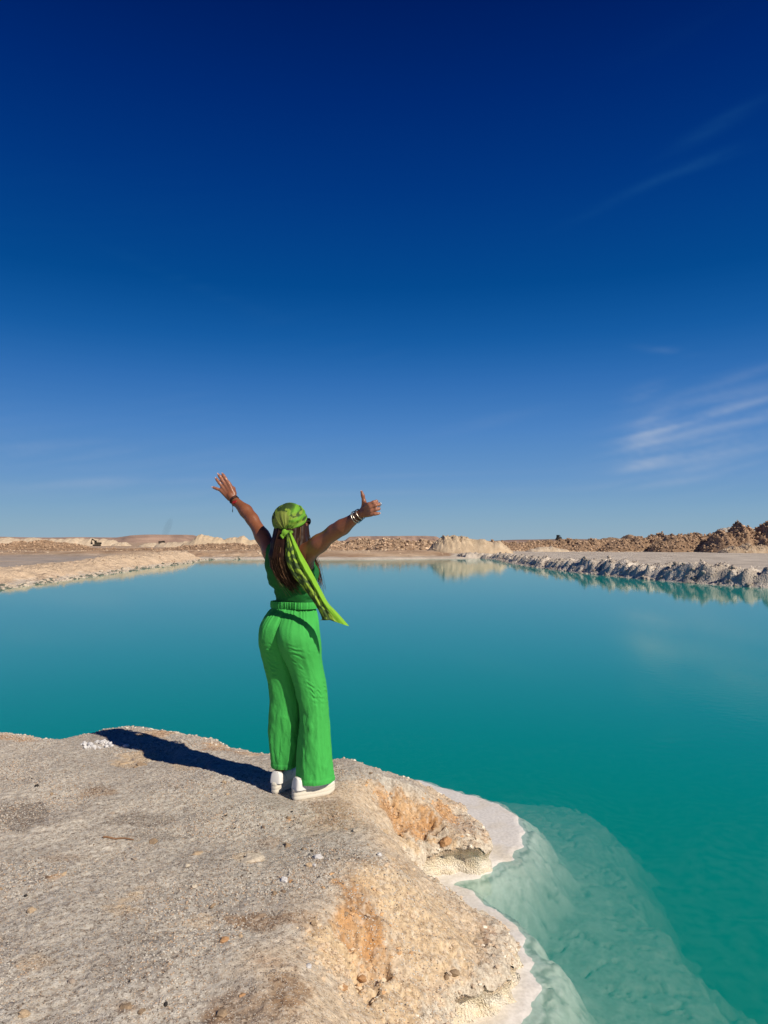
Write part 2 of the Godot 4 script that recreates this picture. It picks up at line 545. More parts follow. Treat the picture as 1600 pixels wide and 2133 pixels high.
func ground_h(x: float, z: float) -> float:
	var y := -0.12 + n1.get_noise_2d(x * 0.03, z * 0.03) * 0.12 + n2.get_noise_2d(x * 0.25, z * 0.25) * 0.04
	var far := smoothstep(140.0, 320.0, -z)
	y -= far * 0.35
	if absf(x) > 70.0 or z < -150.0 or z > 60.0: return y
	var q := near_line(Vector2(x, z), lake, true)
	if q.z > 0.0:
		return maxf(WATER - 0.03 - q.x * 0.55 + n2.get_noise_2d(x * 0.4, z * 0.4) * 0.1, -3.2)
	var s := q.x
	# ragged waterline: the bank's foot comes and goes
	s += n2.get_noise_2d(x * 0.35, z * 0.35) * 0.35
	var rise := smoothstep(0.0, 3.2, s)
	var seg := q.y
	var left := 1.0 if seg < 7.2 else 0.0
	if seg >= 11.8 and seg < 22.0: rise = smoothstep(0.0, 1.0, s)
	var back := 1.0 if seg >= 7.2 and seg < 11.8 else 0.0
	var right := 1.0 if seg >= 11.8 and seg < 22.0 else 0.0
	var base := WATER + (y - WATER) * rise
	if left > 0.0:
		var crest := 0.10 + 0.46 * smoothstep(-32.0, -74.0, z) + n1.get_noise_2d(x * 0.15, z * 0.22) * 0.22
		var rills := absf(n3.get_noise_2d((z * 0.9 - x * 0.5) * 1.1, x * 0.25)) * 0.22
		base += crest * smoothstep(0.25, 2.4, s) * (1.0 - smoothstep(2.9, 6.5, s)) - rills * smoothstep(0.3, 1.5, s) * (1.0 - smoothstep(2.6, 4.0, s))
		base += n2.get_noise_2d(x * 1.6, z * 1.6) * 0.22 * smoothstep(0.2, 1.0, s) * (1.0 - smoothstep(3.5, 7.0, s))
	if right > 0.0:
		var big := 0.06 + 0.27 * smoothstep(-72.0, -36.0, z) + n1.get_noise_2d(x * 0.2, z * 0.25) * 0.26
		var ridges := 1.0 - absf(n1.get_noise_2d((z * 0.8 + x * 0.9) * 0.62 + n2.get_noise_2d(x, z) * 0.3, (x - z) * 0.16)) * 3.0
		base += maxf(big, 0.02) * smoothstep(0.1, 0.95, s) * (1.0 - smoothstep(1.6, 4.2, s))
		base += (ridges * 0.17 - 0.10 + n2.get_noise_2d(x * 1.5, z * 1.5) * 0.34) * smoothstep(0.1, 0.6, s) * (1.0 - smoothstep(1.6, 3.0, s))
	if back > 0.0:
		base = WATER + 0.16 * smoothstep(0.0, 0.9, s) + (y - WATER - 0.16 + 0.35) * smoothstep(1.6, 9.0, s)
		base += n2.get_noise_2d(x * 0.9, z * 0.9) * 0.22 * smoothstep(2.0, 4.0, s)
		base -= 0.35 * smoothstep(12.0, 40.0, s)
	return base

func ground_c(x: float, y: float, z: float) -> Color:
	var sand := Color(0.86, 0.68, 0.50)
	var plain := Color(0.60, 0.52, 0.45)
	var brown := Color(0.50, 0.335, 0.22)
	var salt := Color(0.86, 0.79, 0.69)
	var k := n2.get_noise_2d(x * 0.12, z * 0.12)
	var c := plain.lerp(sand, clampf(0.25 + k * 1.2, 0.0, 1.0))
	if z < -100.0:
		var t := n1.get_noise_2d(x * 0.02, z * 0.09)
		c = sand.lerp(brown, clampf(0.55 + t * 1.4, 0.0, 1.0))
		if x > 12.0 and z > -118.0: c = Color(0.84, 0.76, 0.67).lerp(Color(0.95, 0.88, 0.78), 0.4 + k)
	if absf(x) > 70.0 or z < -150.0 or z > 60.0: return c
	var q := near_line(Vector2(x, z), lake, true)
	var s := -q.x * q.z
	var seg := q.y
	if seg < 7.2:
		c = c.lerp(sand, 1.0 - smoothstep(4.0, 6.5, s + k * 2.0))
		if s > 6.0 and z > -80.0: c = plain.lerp(Color(0.56, 0.50, 0.47), 0.6).lerp(sand, clampf(n2.get_noise_2d(x * 0.05, z * 0.25) * 1.5, 0.0, 0.7))
		if s > 6.0 and z < -70.0: c = c.lerp(brown, 0.45 * smoothstep(-70.0, -84.0, z) * clampf(0.7 + k, 0.0, 1.0))
	elif seg < 11.8:
		c = c.lerp(brown.lerp(sand, clampf(0.35 + k, 0.0, 1.0)), 1.0 - smoothstep(30.0, 60.0, s))
	elif seg < 22.0:
		c = Color(0.84, 0.76, 0.67).lerp(Color(0.95, 0.88, 0.78), clampf(0.4 + k, 0.0, 1.0))
		c = c.lerp(Color(0.62, 0.56, 0.49), clampf(n2.get_noise_2d(x * 0.5, z * 0.5) * 1.6 + 0.35, 0.0, 1.0))
	# a crust of salt along the waterline
	var ragged := n2.get_noise_2d(x * 0.8, z * 0.8) * 0.10
	var top := WATER + (0.20 if seg >= 7.2 and seg < 11.8 else 0.10 if seg < 7.2 else 0.045)
	if y < top + ragged:
		c = c.lerp(Color(0.86, 0.80, 0.71), 0.85)
	if y < WATER - 0.06: c = Color(0.50, 0.52, 0.45)
	return c

func make_ground() -> void:
	var xs := merged(lines(-4500, -25, -13, 4500, 0.2, 1.12))
	# keep the middle of the lake coarse and both banks fine
	var keep := PackedFloat32Array()
	for x in xs:
		if x <= -13.0: keep.append(x)
	var x := -13.0
	while x < 9.0:
		x += 1.0; keep.append(x)
	for r in lines(9.0, 9.0, 19.0, 4500, 0.17, 1.12): keep.append(r)
	keep = merged(keep)
	var zs := lines(-4500, -96, -24, 600, 0.26, 1.1)
	struct("ground", height_mesh(keep, zs, ground_h, ground_c), M.desert, "flat desert ground dug out for the salt lake, sandy and grey banks round the water")

# ------------------------------------------------------------------ the ledge in front: crusted sand over salt, with a ragged lip
# x, z, how far the lip lies below the top, how wide the slope down to it is
var rim := [[-14.0, -10.2, 0.12, 0.5], [-10.0, -7.9, 0.1, 0.4], [-7.0, -6.75, 0.1, 0.4], [-5.0, -6.25, 0.08, 0.3], [-3.89, -6.0, 0.05, 0.25], [-3.06, -5.92, 0.05, 0.25], [-2.65, -5.78, 0.05, 0.25], [-2.42, -5.80, 0.05, 0.25], [-2.2, -6.02, 0.03, 0.2], [-1.83, -6.02, 0.04, 0.2], [-1.52, -5.82, 0.05, 0.2], [-1.28, -5.68, 0.05, 0.2], [-0.99, -5.49, 0.05, 0.2], [-0.83, -5.36, 0.05, 0.2], [-0.37, -5.15, 0.05, 0.22], [-0.2, -5.16, 0.06, 0.25], [0.0, -5.12, 0.12, 0.6],
	[0.18, -5.22, 0.20, 1.0], [0.34, -5.28, 0.28, 1.1], [0.54, -5.19, 0.35, 1.1], [0.65, -5.02, 0.37, 1.15], [0.675, -4.77, 0.37, 1.1], [0.66, -4.58, 0.38, 1.0], [0.58, -4.49, 0.36, 0.9], [0.44, -4.515, 0.35, 0.8], [0.325, -4.48, 0.37, 0.6], [0.25, -4.40, 0.42, 0.42], [0.20, -4.28, 0.44, 0.45], [0.245, -4.19, 0.44, 0.45], [0.33, -4.15, 0.44, 0.5],
	[0.42, -4.06, 0.44, 0.6], [0.50, -3.86, 0.44, 0.75], [0.612, -3.67, 0.42, 0.85], [0.648, -3.52, 0.42, 0.85], [0.57, -3.28, 0.40, 0.8], [0.46, -3.16, 0.38, 0.7], [0.34, -3.10, 0.37, 0.6], [0.28, -3.01, 0.40, 0.6], [0.23, -2.8, 0.42, 0.6], [0.26, -2.4, 0.42, 0.6], [0.5, -1.8, 0.4, 0.7], [0.9, -1.0, 0.4, 0.7], [1.0, 0.0, 0.4, 0.7], [1.4, 2.0, 0.4, 0.8], [2.0, 5.0, 0.3, 0.8], [1.8, 9.0, 0.2, 0.8], [-14.0, 9.0, 0.05, 2.0]]
var rim_line := PackedVector2Array()
var rim_info := PackedVector2Array()

func smooth_rim() -> void:
	# round the corners, then give the lip its bites
	var p: Array = rim
	for pass_ in 2:
		var q := []
		for i in p.size():
			var a: Array = p[i]; var b: Array = p[(i + 1) % p.size()]
			var u := []; var w := []
			for k in 4:
				u.append(lerpf(a[k], b[k], 0.25)); w.append(lerpf(a[k], b[k], 0.75))
			q.append(u); q.append(w)
		p = q
	for i in p.size():
		var a: Array = p[i]; var b: Array = p[(i + 1) % p.size()]
		var d := Vector2(b[0] - a[0], b[1] - a[1])
		var n := maxi(1, int(d.length() / 0.02)) if d.length() < 1.5 and a[0] > -5.0 and a[1] < 0.0 else maxi(1, int(d.length() / 0.5))
		for k in n:
			var t := float(k) / n
			var at := Vector2(lerpf(a[0], b[0], t), lerpf(a[1], b[1], t))
			var side := Vector2(-d.y, d.x).normalized()
			var bite := n2.get_noise_2d(at.x * 2.6, at.y * 2.6) * 0.05 + n2.get_noise_2d(at.x * 11.0 + 40.0, at.y * 11.0) * 0.035
			rim_line.append(at + side * bite)
			rim_info.append(Vector2(lerpf(a[2], b[2], t), lerpf(a[3], b[3], t)))

func rng_h(x: float, z: float) -> float:
	return float(hash(Vector2i(int(x * 80.0), int(z * 80.0))) % 1000) / 500.0 - 1.0

func feet(x: float, z: float) -> float:
	var d := Vector2((x - PX - 0.03) / 0.32, (z - PZ + 0.03) / 0.26).length()
	return 1.0 - smoothstep(0.6, 1.5, d)

var grid_y := PackedFloat32Array()
var grid_nx := 0
var grid_nz := 0
var grid_x0 := 0.0
var grid_z0 := 0.0

func drop_at(q: Vector3) -> float:
	var info := rim_info[int(q.y) % rim_info.size()]
	return info.x * pow(1.0 - smoothstep(0.0, 1.0, q.x / info.y), 1.1)

func ledge_y(x: float, z: float, d: float, drop: float) -> float:
	var y := n1.get_noise_2d(x * 0.5 + 3.0, z * 0.5) * 0.045 - 0.005
	y += n2.get_noise_2d(x * 2.2, z * 2.2) * 0.013 + n2.get_noise_2d(x * 8.0 + 9.0, z * 8.0) * 0.005
	# rubbly patches where the crust has broken up
	var broken := clampf(n1.get_noise_2d(x * 1.1 - 7.0, z * 1.1) * 2.2 + 0.1, 0.0, 1.0)
	y += (0.5 - absf(cell.get_noise_2d(x * 22.0, z * 22.0))) * 0.006 * broken + n2.get_noise_2d(x * 26.0, z * 26.0) * 0.0035 + rng_h(x, z) * 0.003
	y *= 1.0 - 0.93 * feet(x, z)
	y -= drop
	# the slope down to the lip is lumpy with ledges and hollows
	var slope := clampf(drop * 2.6, 0.0, 1.0)
	y += slope * (n2.get_noise_2d(x * 3.0 + 20.0, z * 3.0) * 0.045 + n2.get_noise_2d(x * 10.0, z * 10.0 + 5.0) * 0.018 + (0.5 - absf(cell.get_noise_2d(x * 18.0, z * 18.0))) * 0.010)
	y -= hollow(x, z)
	y -= 0.028 * pow(1.0 - minf(d / 0.05, 1.0), 2.0)
	return maxf(y, WATER + 0.06)

func ledge_h(x: float, z: float, _q := Vector3.ZERO) -> float:
	# height of the built sheet, read from its grid
	var u := (x - grid_x0) / 0.0125; var w := (z - grid_z0) / 0.0125
	var i := clampi(int(u), 0, grid_nx - 2); var j := clampi(int(w), 0, grid_nz - 2)
	var fu := clampf(u - i, 0.0, 1.0); var fw := clampf(w - j, 0.0, 1.0)
	var o := j * grid_nx + i
	return lerpf(lerpf(grid_y[o], grid_y[o + 1], fu), lerpf(grid_y[o + grid_nx], grid_y[o + grid_nx + 1], fu), fw)

func blurred(f: PackedFloat32Array, ok: PackedByteArray, nx: int, nz: int, r: int) -> PackedFloat32Array:
	# a box mean along rows, then along columns, over the points that count
	var out := f.duplicate()
	for pass_ in 2:
		var src := out.duplicate()
		var lines_ := nz if pass_ == 0 else nx
		var n := nx if pass_ == 0 else nz
		var st := 1 if pass_ == 0 else nx
		for l in lines_:
			var base := l * nx if pass_ == 0 else l
			var sum := 0.0; var cnt := 0
			for k in r:
				if k < n and ok[base + k * st]: sum += src[base + k * st]; cnt += 1
			for k in n:
				if k + r < n and ok[base + (k + r) * st]: sum += src[base + (k + r) * st]; cnt += 1
				if k - r - 1 >= 0 and ok[base + (k - r - 1) * st]: sum -= src[base + (k - r - 1) * st]; cnt -= 1
				if cnt > 0: out[base + k * st] = sum / cnt
	return out

# broken hollows in the orange sand: x, z, half width, half depth, how deep
var hollows := [[0.15, -4.63, 0.19, 0.19, 0.050], [0.01, -4.61, 0.10, 0.11, 0.030], [0.40, -4.89, 0.06, 0.12, -0.030], [0.17, -4.50, 0.07, 0.13, -0.030], [-0.09, -3.00, 0.12, 0.20, 0.055], [-0.14, -2.81, 0.04, 0.06, -0.020], [0.31, -3.29, 0.04, 0.05, -0.020], [0.00, -3.17, 0.04, 0.06, -0.020]]
func hollow(x: float, z: float) -> float:
	var y := 0.0
	for h in hollows:
		var d := Vector2((x - h[0]) / h[2], (z - h[1]) / h[3]).length() + n2.get_noise_2d(x * 6.0, z * 6.0) * 0.5
		y += h[4] * (1.0 - smoothstep(0.55, 1.05, d)) * (1.0 + n2.get_noise_2d(x * 16.0, z * 16.0) * 0.7)
	return y

# patches of other sand: x, z, half width, half depth, which colour, strength
var patches := [[-2.08, -5.37, 0.14, 0.11, 5, 0.75], [0.15, -4.62, 0.22, 0.13, 0, 1.00], [0.39, -4.84, 0.08, 0.09, 0, 1.00], [0.03, -4.63, 0.13, 0.09, 0, 0.80], [-0.29, -4.12, 0.12, 0.20, 3, 0.60], [-0.08, -3.10, 0.15, 0.22, 0, 1.00], [-0.18, -2.87, 0.10, 0.13, 1, 0.90], [0.17, -3.35, 0.26, 0.33, 1, 0.75], [0.06, -2.84, 0.31, 0.22, 1, 0.80], [0.31, -4.38, 0.25, 0.22, 1, 0.80], [0.57, -4.80, 0.16, 0.33, 2, 0.50], [0.55, -3.47, 0.09, 0.19, 2, 0.60], [-0.48, -2.95, 0.11, 0.08, 3, 0.75], [-0.59, -2.97, 0.05, 0.04, 3, 0.70], [-0.32, -2.50, 0.07, 0.09, 3, 0.70], [-0.43, -2.41, 0.17, 0.09, 3, 0.55], [-1.70, -5.09, 0.15, 0.22, 1, 0.80], [-1.31, -4.93, 0.11, 0.12, 1, 0.60], [-1.75, -5.75, 0.13, 0.17, 0, 0.80], [-1.23, -5.43, 0.14, 0.17, 0, 0.80], [-0.95, -5.24, 0.12, 0.12, 0, 0.70], [-2.79, -5.65, 0.18, 0.12, 0, 0.70], [-1.67, -4.33, 0.11, 0.09, 3, 0.70], [-1.96, -3.99, 0.18, 0.18, 4, 0.80], [-1.29, -3.99, 0.21, 0.09, 4, 0.60], [-1.15, -3.79, 0.15, 0.07, 4, 0.45], [-1.79, -4.45, 0.17, 0.08, 4, 0.35], [-1.05, -3.11, 0.07, 0.09, 1, 0.60], [-1.06, -3.01, 0.08, 0.05, 1, 0.50], [-1.21, -2.61, 0.07, 0.05, 1, 0.50], [-0.64, -3.54, 0.08, 0.08, 1, 0.50], [-1.45, -3.29, 0.04, 0.04, 0, 0.80], [-0.86, -2.78, 0.11, 0.06, 4, 0.35], [-0.72, -2.95, 0.06, 0.07, 1, 0.40], [-1.52, -3.51, 0.09, 0.05, 3, 0.35], [-0.40, -4.45, 0.09, 0.08, 1, 0.40], [-0.58, -3.73, 0.05, 0.06, 3, 0.40], [-0.31, -2.97, 0.06, 0.05, 3, 0.45], [0.12, -3.63, 0.07, 0.08, 3, 0.35], [-0.16, -3.53, 0.14, 0.10, 4, 0.25], [-0.41, -2.67, 0.09, 0.04, 2, 0.30], [-0.82, -2.38, 0.04, 0.03, 3, 0.50], [-0.52, -2.37, 0.05, 0.04, 3, 0.60]]

func ledge_c(x: float, y: float, z: float, d: float, drop: float) -> Color:
	var tints := [Color(0.80, 0.46, 0.21), Color(0.97, 0.76, 0.51), Color(0.66, 0.46, 0.34), Color(0.45, 0.29, 0.17), Color(0.30, 0.265, 0.24), Color(1.0, 1.0, 1.0)]
	var big := n1.get_noise_2d(x * 0.8, z * 0.8)
	var mid := n2.get_noise_2d(x * 3.0, z * 3.0)
	var c := Color(0.70, 0.675, 0.63).lerp(Color(0.86, 0.825, 0.76), clampf(0.5 + big * 1.3 + mid * 0.6, 0.0, 1.0))
	c = c.lerp(Color(0.53, 0.50, 0.475), clampf(n2.get_noise_2d(x * 1.6 + 50.0, z * 1.6) * 1.6 - 0.1, 0.0, 0.6))
	# the crust ends towards the lip and pale tan sand shows
	var bare := (1.0 - smoothstep(0.5, 1.15, d / maxf(0.1, drop * 1.75) + mid * 0.35)) * smoothstep(0.12, 0.3, drop)
	c = c.lerp(Color(0.96, 0.77, 0.56), bare * 0.85)
	var wob := n2.get_noise_2d(x * 4.0, z * 4.0) * 0.7 + n2.get_noise_2d(x * 19.0, z * 19.0) * 0.35
	for p in patches:
		var dx: float = (x - p[0]) / p[2]; var dz: float = (z - p[1]) / p[3]
		var r := dx * dx + dz * dz
		if r > 3.2: continue
		var a: float = p[5] * (1.0 - smoothstep(0.7, 1.1, sqrt(r) + wob))
		if a > 0.0: c = c.lerp((tints[p[4]] as Color).lerp(tints[1 if p[4] == 0 else p[4]], clampf(mid * 1.6, 0.0, 0.45)).lerp(tints[3], clampf(-mid * 2.0 - 0.15 + 0.8 * n2.get_noise_2d(x * 13.0, z * 13.0), 0.0, 0.75) if p[4] == 0 else 0.0), a)
	# scattered crumbs: light salt and brown grit
	var g := n2.get_noise_2d(x * 42.0, z * 42.0)
	if g > 0.30: c = c.lerp(Color(0.95, 0.90, 0.82), 0.45)
	elif g < -0.30: c = c.lerp(Color(0.36, 0.27, 0.20), 0.5)
	var crust := n2.get_noise_2d(x * 8.0, z * 8.0)
	if drop > 0.25 and y < WATER + 0.20 + crust * 0.10 and d < 0.10 + crust * 0.06: c = c.lerp(Color(0.93, 0.86, 0.74), 0.85)
	return c

func make_ledge() -> void:
	smooth_rim()
	var xs := lines(-14.0, -3.5, 0.9, 2.4, 0.0125, 1.12)
	var zs := lines(-10.6, -6.3, -2.1, 9.2, 0.0125, 1.12)
	var nx := xs.size(); var nz := zs.size()
	# the rim in short pieces, so that each point looks only at what is near
	var v := PackedVector3Array(); v.resize(nx * nz)
	var c := PackedColorArray(); c.resize(nx * nz)
	var ok := PackedByteArray(); ok.resize(nx * nz)
	var drop := PackedFloat32Array(); drop.resize(nx * nz)
	var dist := PackedFloat32Array(); dist.resize(nx * nz)
	var lip := PackedFloat32Array(); lip.resize(nx * nz)
	var coarse := PackedVector2Array()
	var step := 10
	for i in range(0, rim_line.size(), step): coarse.append(rim_line[i])
	for j in nz:
		for i in nx:
			var p := Vector2(xs[i], zs[j])
			var q := near_line(p, coarse, true)
			var lim := maxf(maxf(xs[mini(i + 1, nx - 1)] - xs[maxi(i - 1, 0)], zs[mini(j + 1, nz - 1)] - zs[maxi(j - 1, 0)]) * 0.75, 0.018)
			if q.z < 0.0 and q.x > 0.22 + lim:
				v[j * nx + i] = Vector3(p.x, -1.0, p.y); continue
			if q.x < 0.5:
				# exact near the lip
				var from := int(q.y) * step - 2 * step
				var best := 1e9; var at := 0
				var n := rim_line.size()
				var bx := Vector2.ZERO
				for k in 5 * step:
					var a := rim_line[(from + k + n) % n]; var b := rim_line[(from + k + 1 + n) % n]
					var e := b - a
					var t := clampf((p - a).dot(e) / maxf(e.length_squared(), 1e-12), 0.0, 1.0)
					var dd := (p - a - e * t).length_squared()
					if dd < best:
						best = dd; at = (from + k + n) % n; bx = a + e * t
				var a2 := rim_line[at]; var e2 := rim_line[(at + 1) % n] - a2
				var inside := e2.cross(p - a2) > 0.0
				q = Vector3(sqrt(best), at, 1.0 if inside else -1.0)
				if not inside:
					if q.x > lim:
						v[j * nx + i] = Vector3(p.x, -1.0, p.y); continue
					p = bx; q.x = 0.0
			else:
				q.y *= step
			v[j * nx + i] = Vector3(p.x, 0.0, p.y)
			drop[j * nx + i] = drop_at(q); dist[j * nx + i] = q.x; lip[j * nx + i] = rim_info[int(q.y) % rim_info.size()].x
			ok[j * nx + i] = 1 if q.z > 0.0 else 2
	var even := blurred(blurred(drop, ok, nx, nz, 7), ok, nx, nz, 7)
	lip = blurred(lip, ok, nx, nz, 7)
	for i in nx * nz:
		if ok[i] == 0: continue
		var p := v[i]
		var dr := lerpf(drop[i], even[i], smoothstep(0.01, 0.12, dist[i]))
		p.y = ledge_y(p.x, p.z, dist[i], dr)
		v[i] = p
		c[i] = ledge_c(p.x, p.y, p.z, dist[i], lip[i])
	var idx := PackedInt32Array()
	for j in nz - 1:
		for i in nx - 1:
			var a := j * nx + i
			var s := [ok[a], ok[a + 1], ok[a + nx], ok[a + nx + 1]]
			if s.has(0) or not s.has(1): continue
			idx.append_array([a, a + 1, a + nx, a + 1, a + nx + 1, a + nx])
	var top := array_mesh(v, idx, c)
	# remember the built heights for the grit that lies on it
	grid_nx = int(round(4.4 / 0.0125)) + 1; grid_nz = int(round(4.2 / 0.0125)) + 1
	var bi := 0
	while xs[bi] < -3.5 - 1e-4: bi += 1
	var bj := 0
	while zs[bj] < -6.3 - 1e-4: bj += 1
	grid_x0 = xs[bi]; grid_z0 = zs[bj]
	for j in grid_nz:
		for i in grid_nx:
			var at := (bj + j) * nx + bi + i
			grid_y.append(v[at].y if ok[at] > 0 else -1.0)
	var o := struct("salt_ledge", top, M.crust, "grey crusted sand ledge with orange broken patches above the water")
	# the face under the lip: knobbly cream salt, hollowed out in two places
	var caves := [[0.47, -4.49, 0.16, 0.045], [0.38, -3.10, 0.09, 0.05], [-0.6, -5.3, 0.4, 0.04]]
	var rows := 22
	var fv := PackedVector3Array(); var fc := PackedColorArray()
	var n := rim_line.size()
	for r in rows:
		for i in n:
			var p := rim_line[i]
			var e := (rim_line[(i + 3) % n] - rim_line[(i - 3 + n) % n]).normalized()
			var inward := Vector2(-e.y, e.x)
			var top_y := ledge_y(p.x, p.y, 0.0, rim_info[i].x)
			var t := float(r) / (rows - 1)
			var y := lerpf(top_y, WATER - 0.35, t)
			var under := 0.0
			for cv in caves:
				var dd: float = Vector2(p.x - cv[0], p.y - cv[1]).length()
				under = maxf(under, cv[3] * exp(-dd * dd / (cv[2] * cv[2])))
			var hgt := clampf((top_y - y) / maxf(top_y - WATER, 0.02), 0.0, 1.0)
			var push := under * smoothstep(0.12, 0.35, hgt) * (1.0 - 0.35 * smoothstep(0.55, 1.0, hgt))
			push += 0.02 * sin(hgt * PI)
			push -= smoothstep(0.0, 0.3, WATER - y) * 0.12
			var kn := n2.get_noise_3d(p.x * 13.0, y * 13.0, p.y * 13.0) * 0.035 + (0.45 - absf(cell.get_noise_3d(p.x * 34.0, y * 34.0, p.y * 34.0))) * 0.004 + n2.get_noise_3d(p.x * 40.0, y * 40.0, p.y * 40.0) * 0.010
			push -= kn * smoothstep(0.0, 0.12, t)
			if r == 0: push = 0.012; y -= 0.004
			var w := p + inward * push
			fv.append(Vector3(w.x, y + (kn * 0.5 if r > 0 else 0.0), w.y))
			var salt := Color(0.90, 0.80, 0.62).lerp(Color(0.95, 0.91, 0.84), clampf(0.4 + n2.get_noise_3d(p.x * 9.0, y * 18.0, p.y * 9.0) * 1.4, 0.0, 1.0))
			var tan_ := Color(0.74, 0.58, 0.42)
			fc.append(tan_.lerp(salt, clampf(smoothstep(0.05, 0.4, hgt + n2.get_noise_2d(p.x * 10.0, p.y * 10.0) * 0.4), 0.0, 1.0)))
	var face := sheet(fv, n, rows, true, fc)
	var fo := put("salt_face", face, M.salt_edge, o)
	fo.set_meta("label", "knobbly cream salt face under the lip of the ledge")

# ------------------------------------------------------------------ the water and the salt shelf under it
var shelf_line := PackedVector2Array([Vector2(0.18, -6.35), Vector2(0.323, -6.231), Vector2(0.621, -5.996), Vector2(0.894, -5.757), Vector2(1.009, -5.479), Vector2(1.011, -5.253), Vector2(0.936, -4.967), Vector2(0.826, -4.746), Vector2(0.711, -4.596), Vector2(0.548, -4.48), Vector2(0.41, -4.40), Vector2(0.513, -4.311), Vector2(0.589, -4.161), Vector2(0.665, -3.98), Vector2(0.702, -3.838), Vector2(0.706, -3.727), Vector2(0.752, -3.664), Vector2(0.778, -3.603), Vector2(0.722, -3.395), Vector2(0.619, -3.226), Vector2(0.554, -3.154), Vector2(0.5, -3.0), Vector2(0.5, -2.6), Vector2(0.9, -1.5), Vector2(1.3, -0.3), Vector2(1.6, 1.0), Vector2(-3, 1.0), Vector2(-3, -4.0), Vector2(-0.5, -5.2)])
var bank_line := PackedVector2Array([Vector2(0.0, -7.0), Vector2(0.736, -7.113), Vector2(1.493, -6.995), Vector2(1.802, -6.795), Vector2(1.893, -6.343), Vector2(1.793, -5.769), Vector2(1.698, -5.328), Vector2(1.670, -4.857), Vector2(1.733, -4.464), Vector2(1.793, -4.087), Vector2(1.847, -3.777), Vector2(2.0, -3.2), Vector2(2.4, -2.4), Vector2(2.8, -1.2), Vector2(3.0, 0.0), Vector2(3.0, 1.0), Vector2(-3, 1.0), Vector2(-3, -4.5), Vector2(-0.8, -5.6)])

func shelf_h(x: float, z: float) -> float:
	var wx := x + n2.get_noise_2d(x * 2.5, z * 2.5) * 0.08 + n2.get_noise_2d(x * 12.0, z * 12.0) * 0.012
	var wz := z + n2.get_noise_2d(x * 2.5 + 70.0, z * 2.5) * 0.08 + n2.get_noise_2d(x * 12.0 + 30.0, z * 12.0) * 0.012
	var a := near_line(Vector2(wx, wz), shelf_line, true)
	var fine := n2.get_noise_2d(x * 5.0, z * 5.0)
	if a.z > 0.0:
		return WATER + lerpf(-0.004, 0.008, minf(a.x / 0.05, 1.0)) + fine * 0.002 * minf(a.x / 0.1, 1.0)
	var b := near_line(Vector2(x + n2.get_noise_2d(x * 2.0, z * 2.0 + 9.0) * 0.2, z + n2.get_noise_2d(x * 2.0 + 31.0, z * 2.0) * 0.2), bank_line, true)
	# waving ridges left by the growing salt
	var ridge := 1.0 - absf(n3.get_noise_2d(x * 2.6 + z * 1.4 + fine * 0.8, z * 0.9 - x * 0.5)) * 2.2
	var cracks := smoothstep(0.06, 0.0, absf(n2.get_noise_2d(x * 1.7 + 12.0, z * 1.7))) * 0.02
	var d := 0.006 + 0.30 * smoothstep(0.0, 0.34, a.x)
	if b.z > 0.0:
		d += 0.15 * pow(a.x / (a.x + b.x + 0.02), 2.0)
		d -= ridge * 0.006 - fine * 0.007
		d += cracks
	else:
		d += 0.15 + b.x * 1.0
	return WATER - clampf(d, 0.004, 2.6)

func shelf_c(x: float, y: float, z: float) -> Color:
	var k := n2.get_noise_2d(x * 2.2, z * 2.2)
	if y > WATER - 0.008:
		return Color(0.88, 0.84, 0.805).lerp(Color(0.78, 0.70, 0.58), clampf(k * 1.4, 0.0, 0.7)).lerp(Color(0.86, 0.85, 0.86), clampf(n2.get_noise_2d(x * 6.0, z * 6.0) * 1.6 - 0.35, 0.0, 0.8))
	var c := Color(0.92, 0.91, 0.84).lerp(Color(0.74, 0.74, 0.67), clampf(0.4 + k * 1.3, 0.0, 1.0))
	c = c.lerp(Color(0.60, 0.61, 0.54), clampf(n2.get_noise_2d(x * 9.0, z * 9.0) * 1.5, 0.0, 0.6)).lerp(Color(0.96, 0.96, 0.92), clampf(n2.get_noise_2d(x * 14.0 + 8.0, z * 14.0) * 1.6 - 0.2, 0.0, 0.6))
	var cracks := smoothstep(0.035, 0.0, absf(n2.get_noise_2d(x * 1.7 + 12.0, z * 1.7))) + smoothstep(0.03, 0.0, absf(n2.get_noise_2d(x * 3.4 + 3.0 + z, z * 3.4))) * 0.6
	c = c.lerp(Color(0.16, 0.19, 0.16), clampf(cracks * 0.6, 0.0, 0.8))
	# a dark crack runs where the shelf breaks off under water
	return c.lerp(Color(0.26, 0.28, 0.24), 0.6 * smoothstep(WATER - 0.020, WATER - 0.014, y))

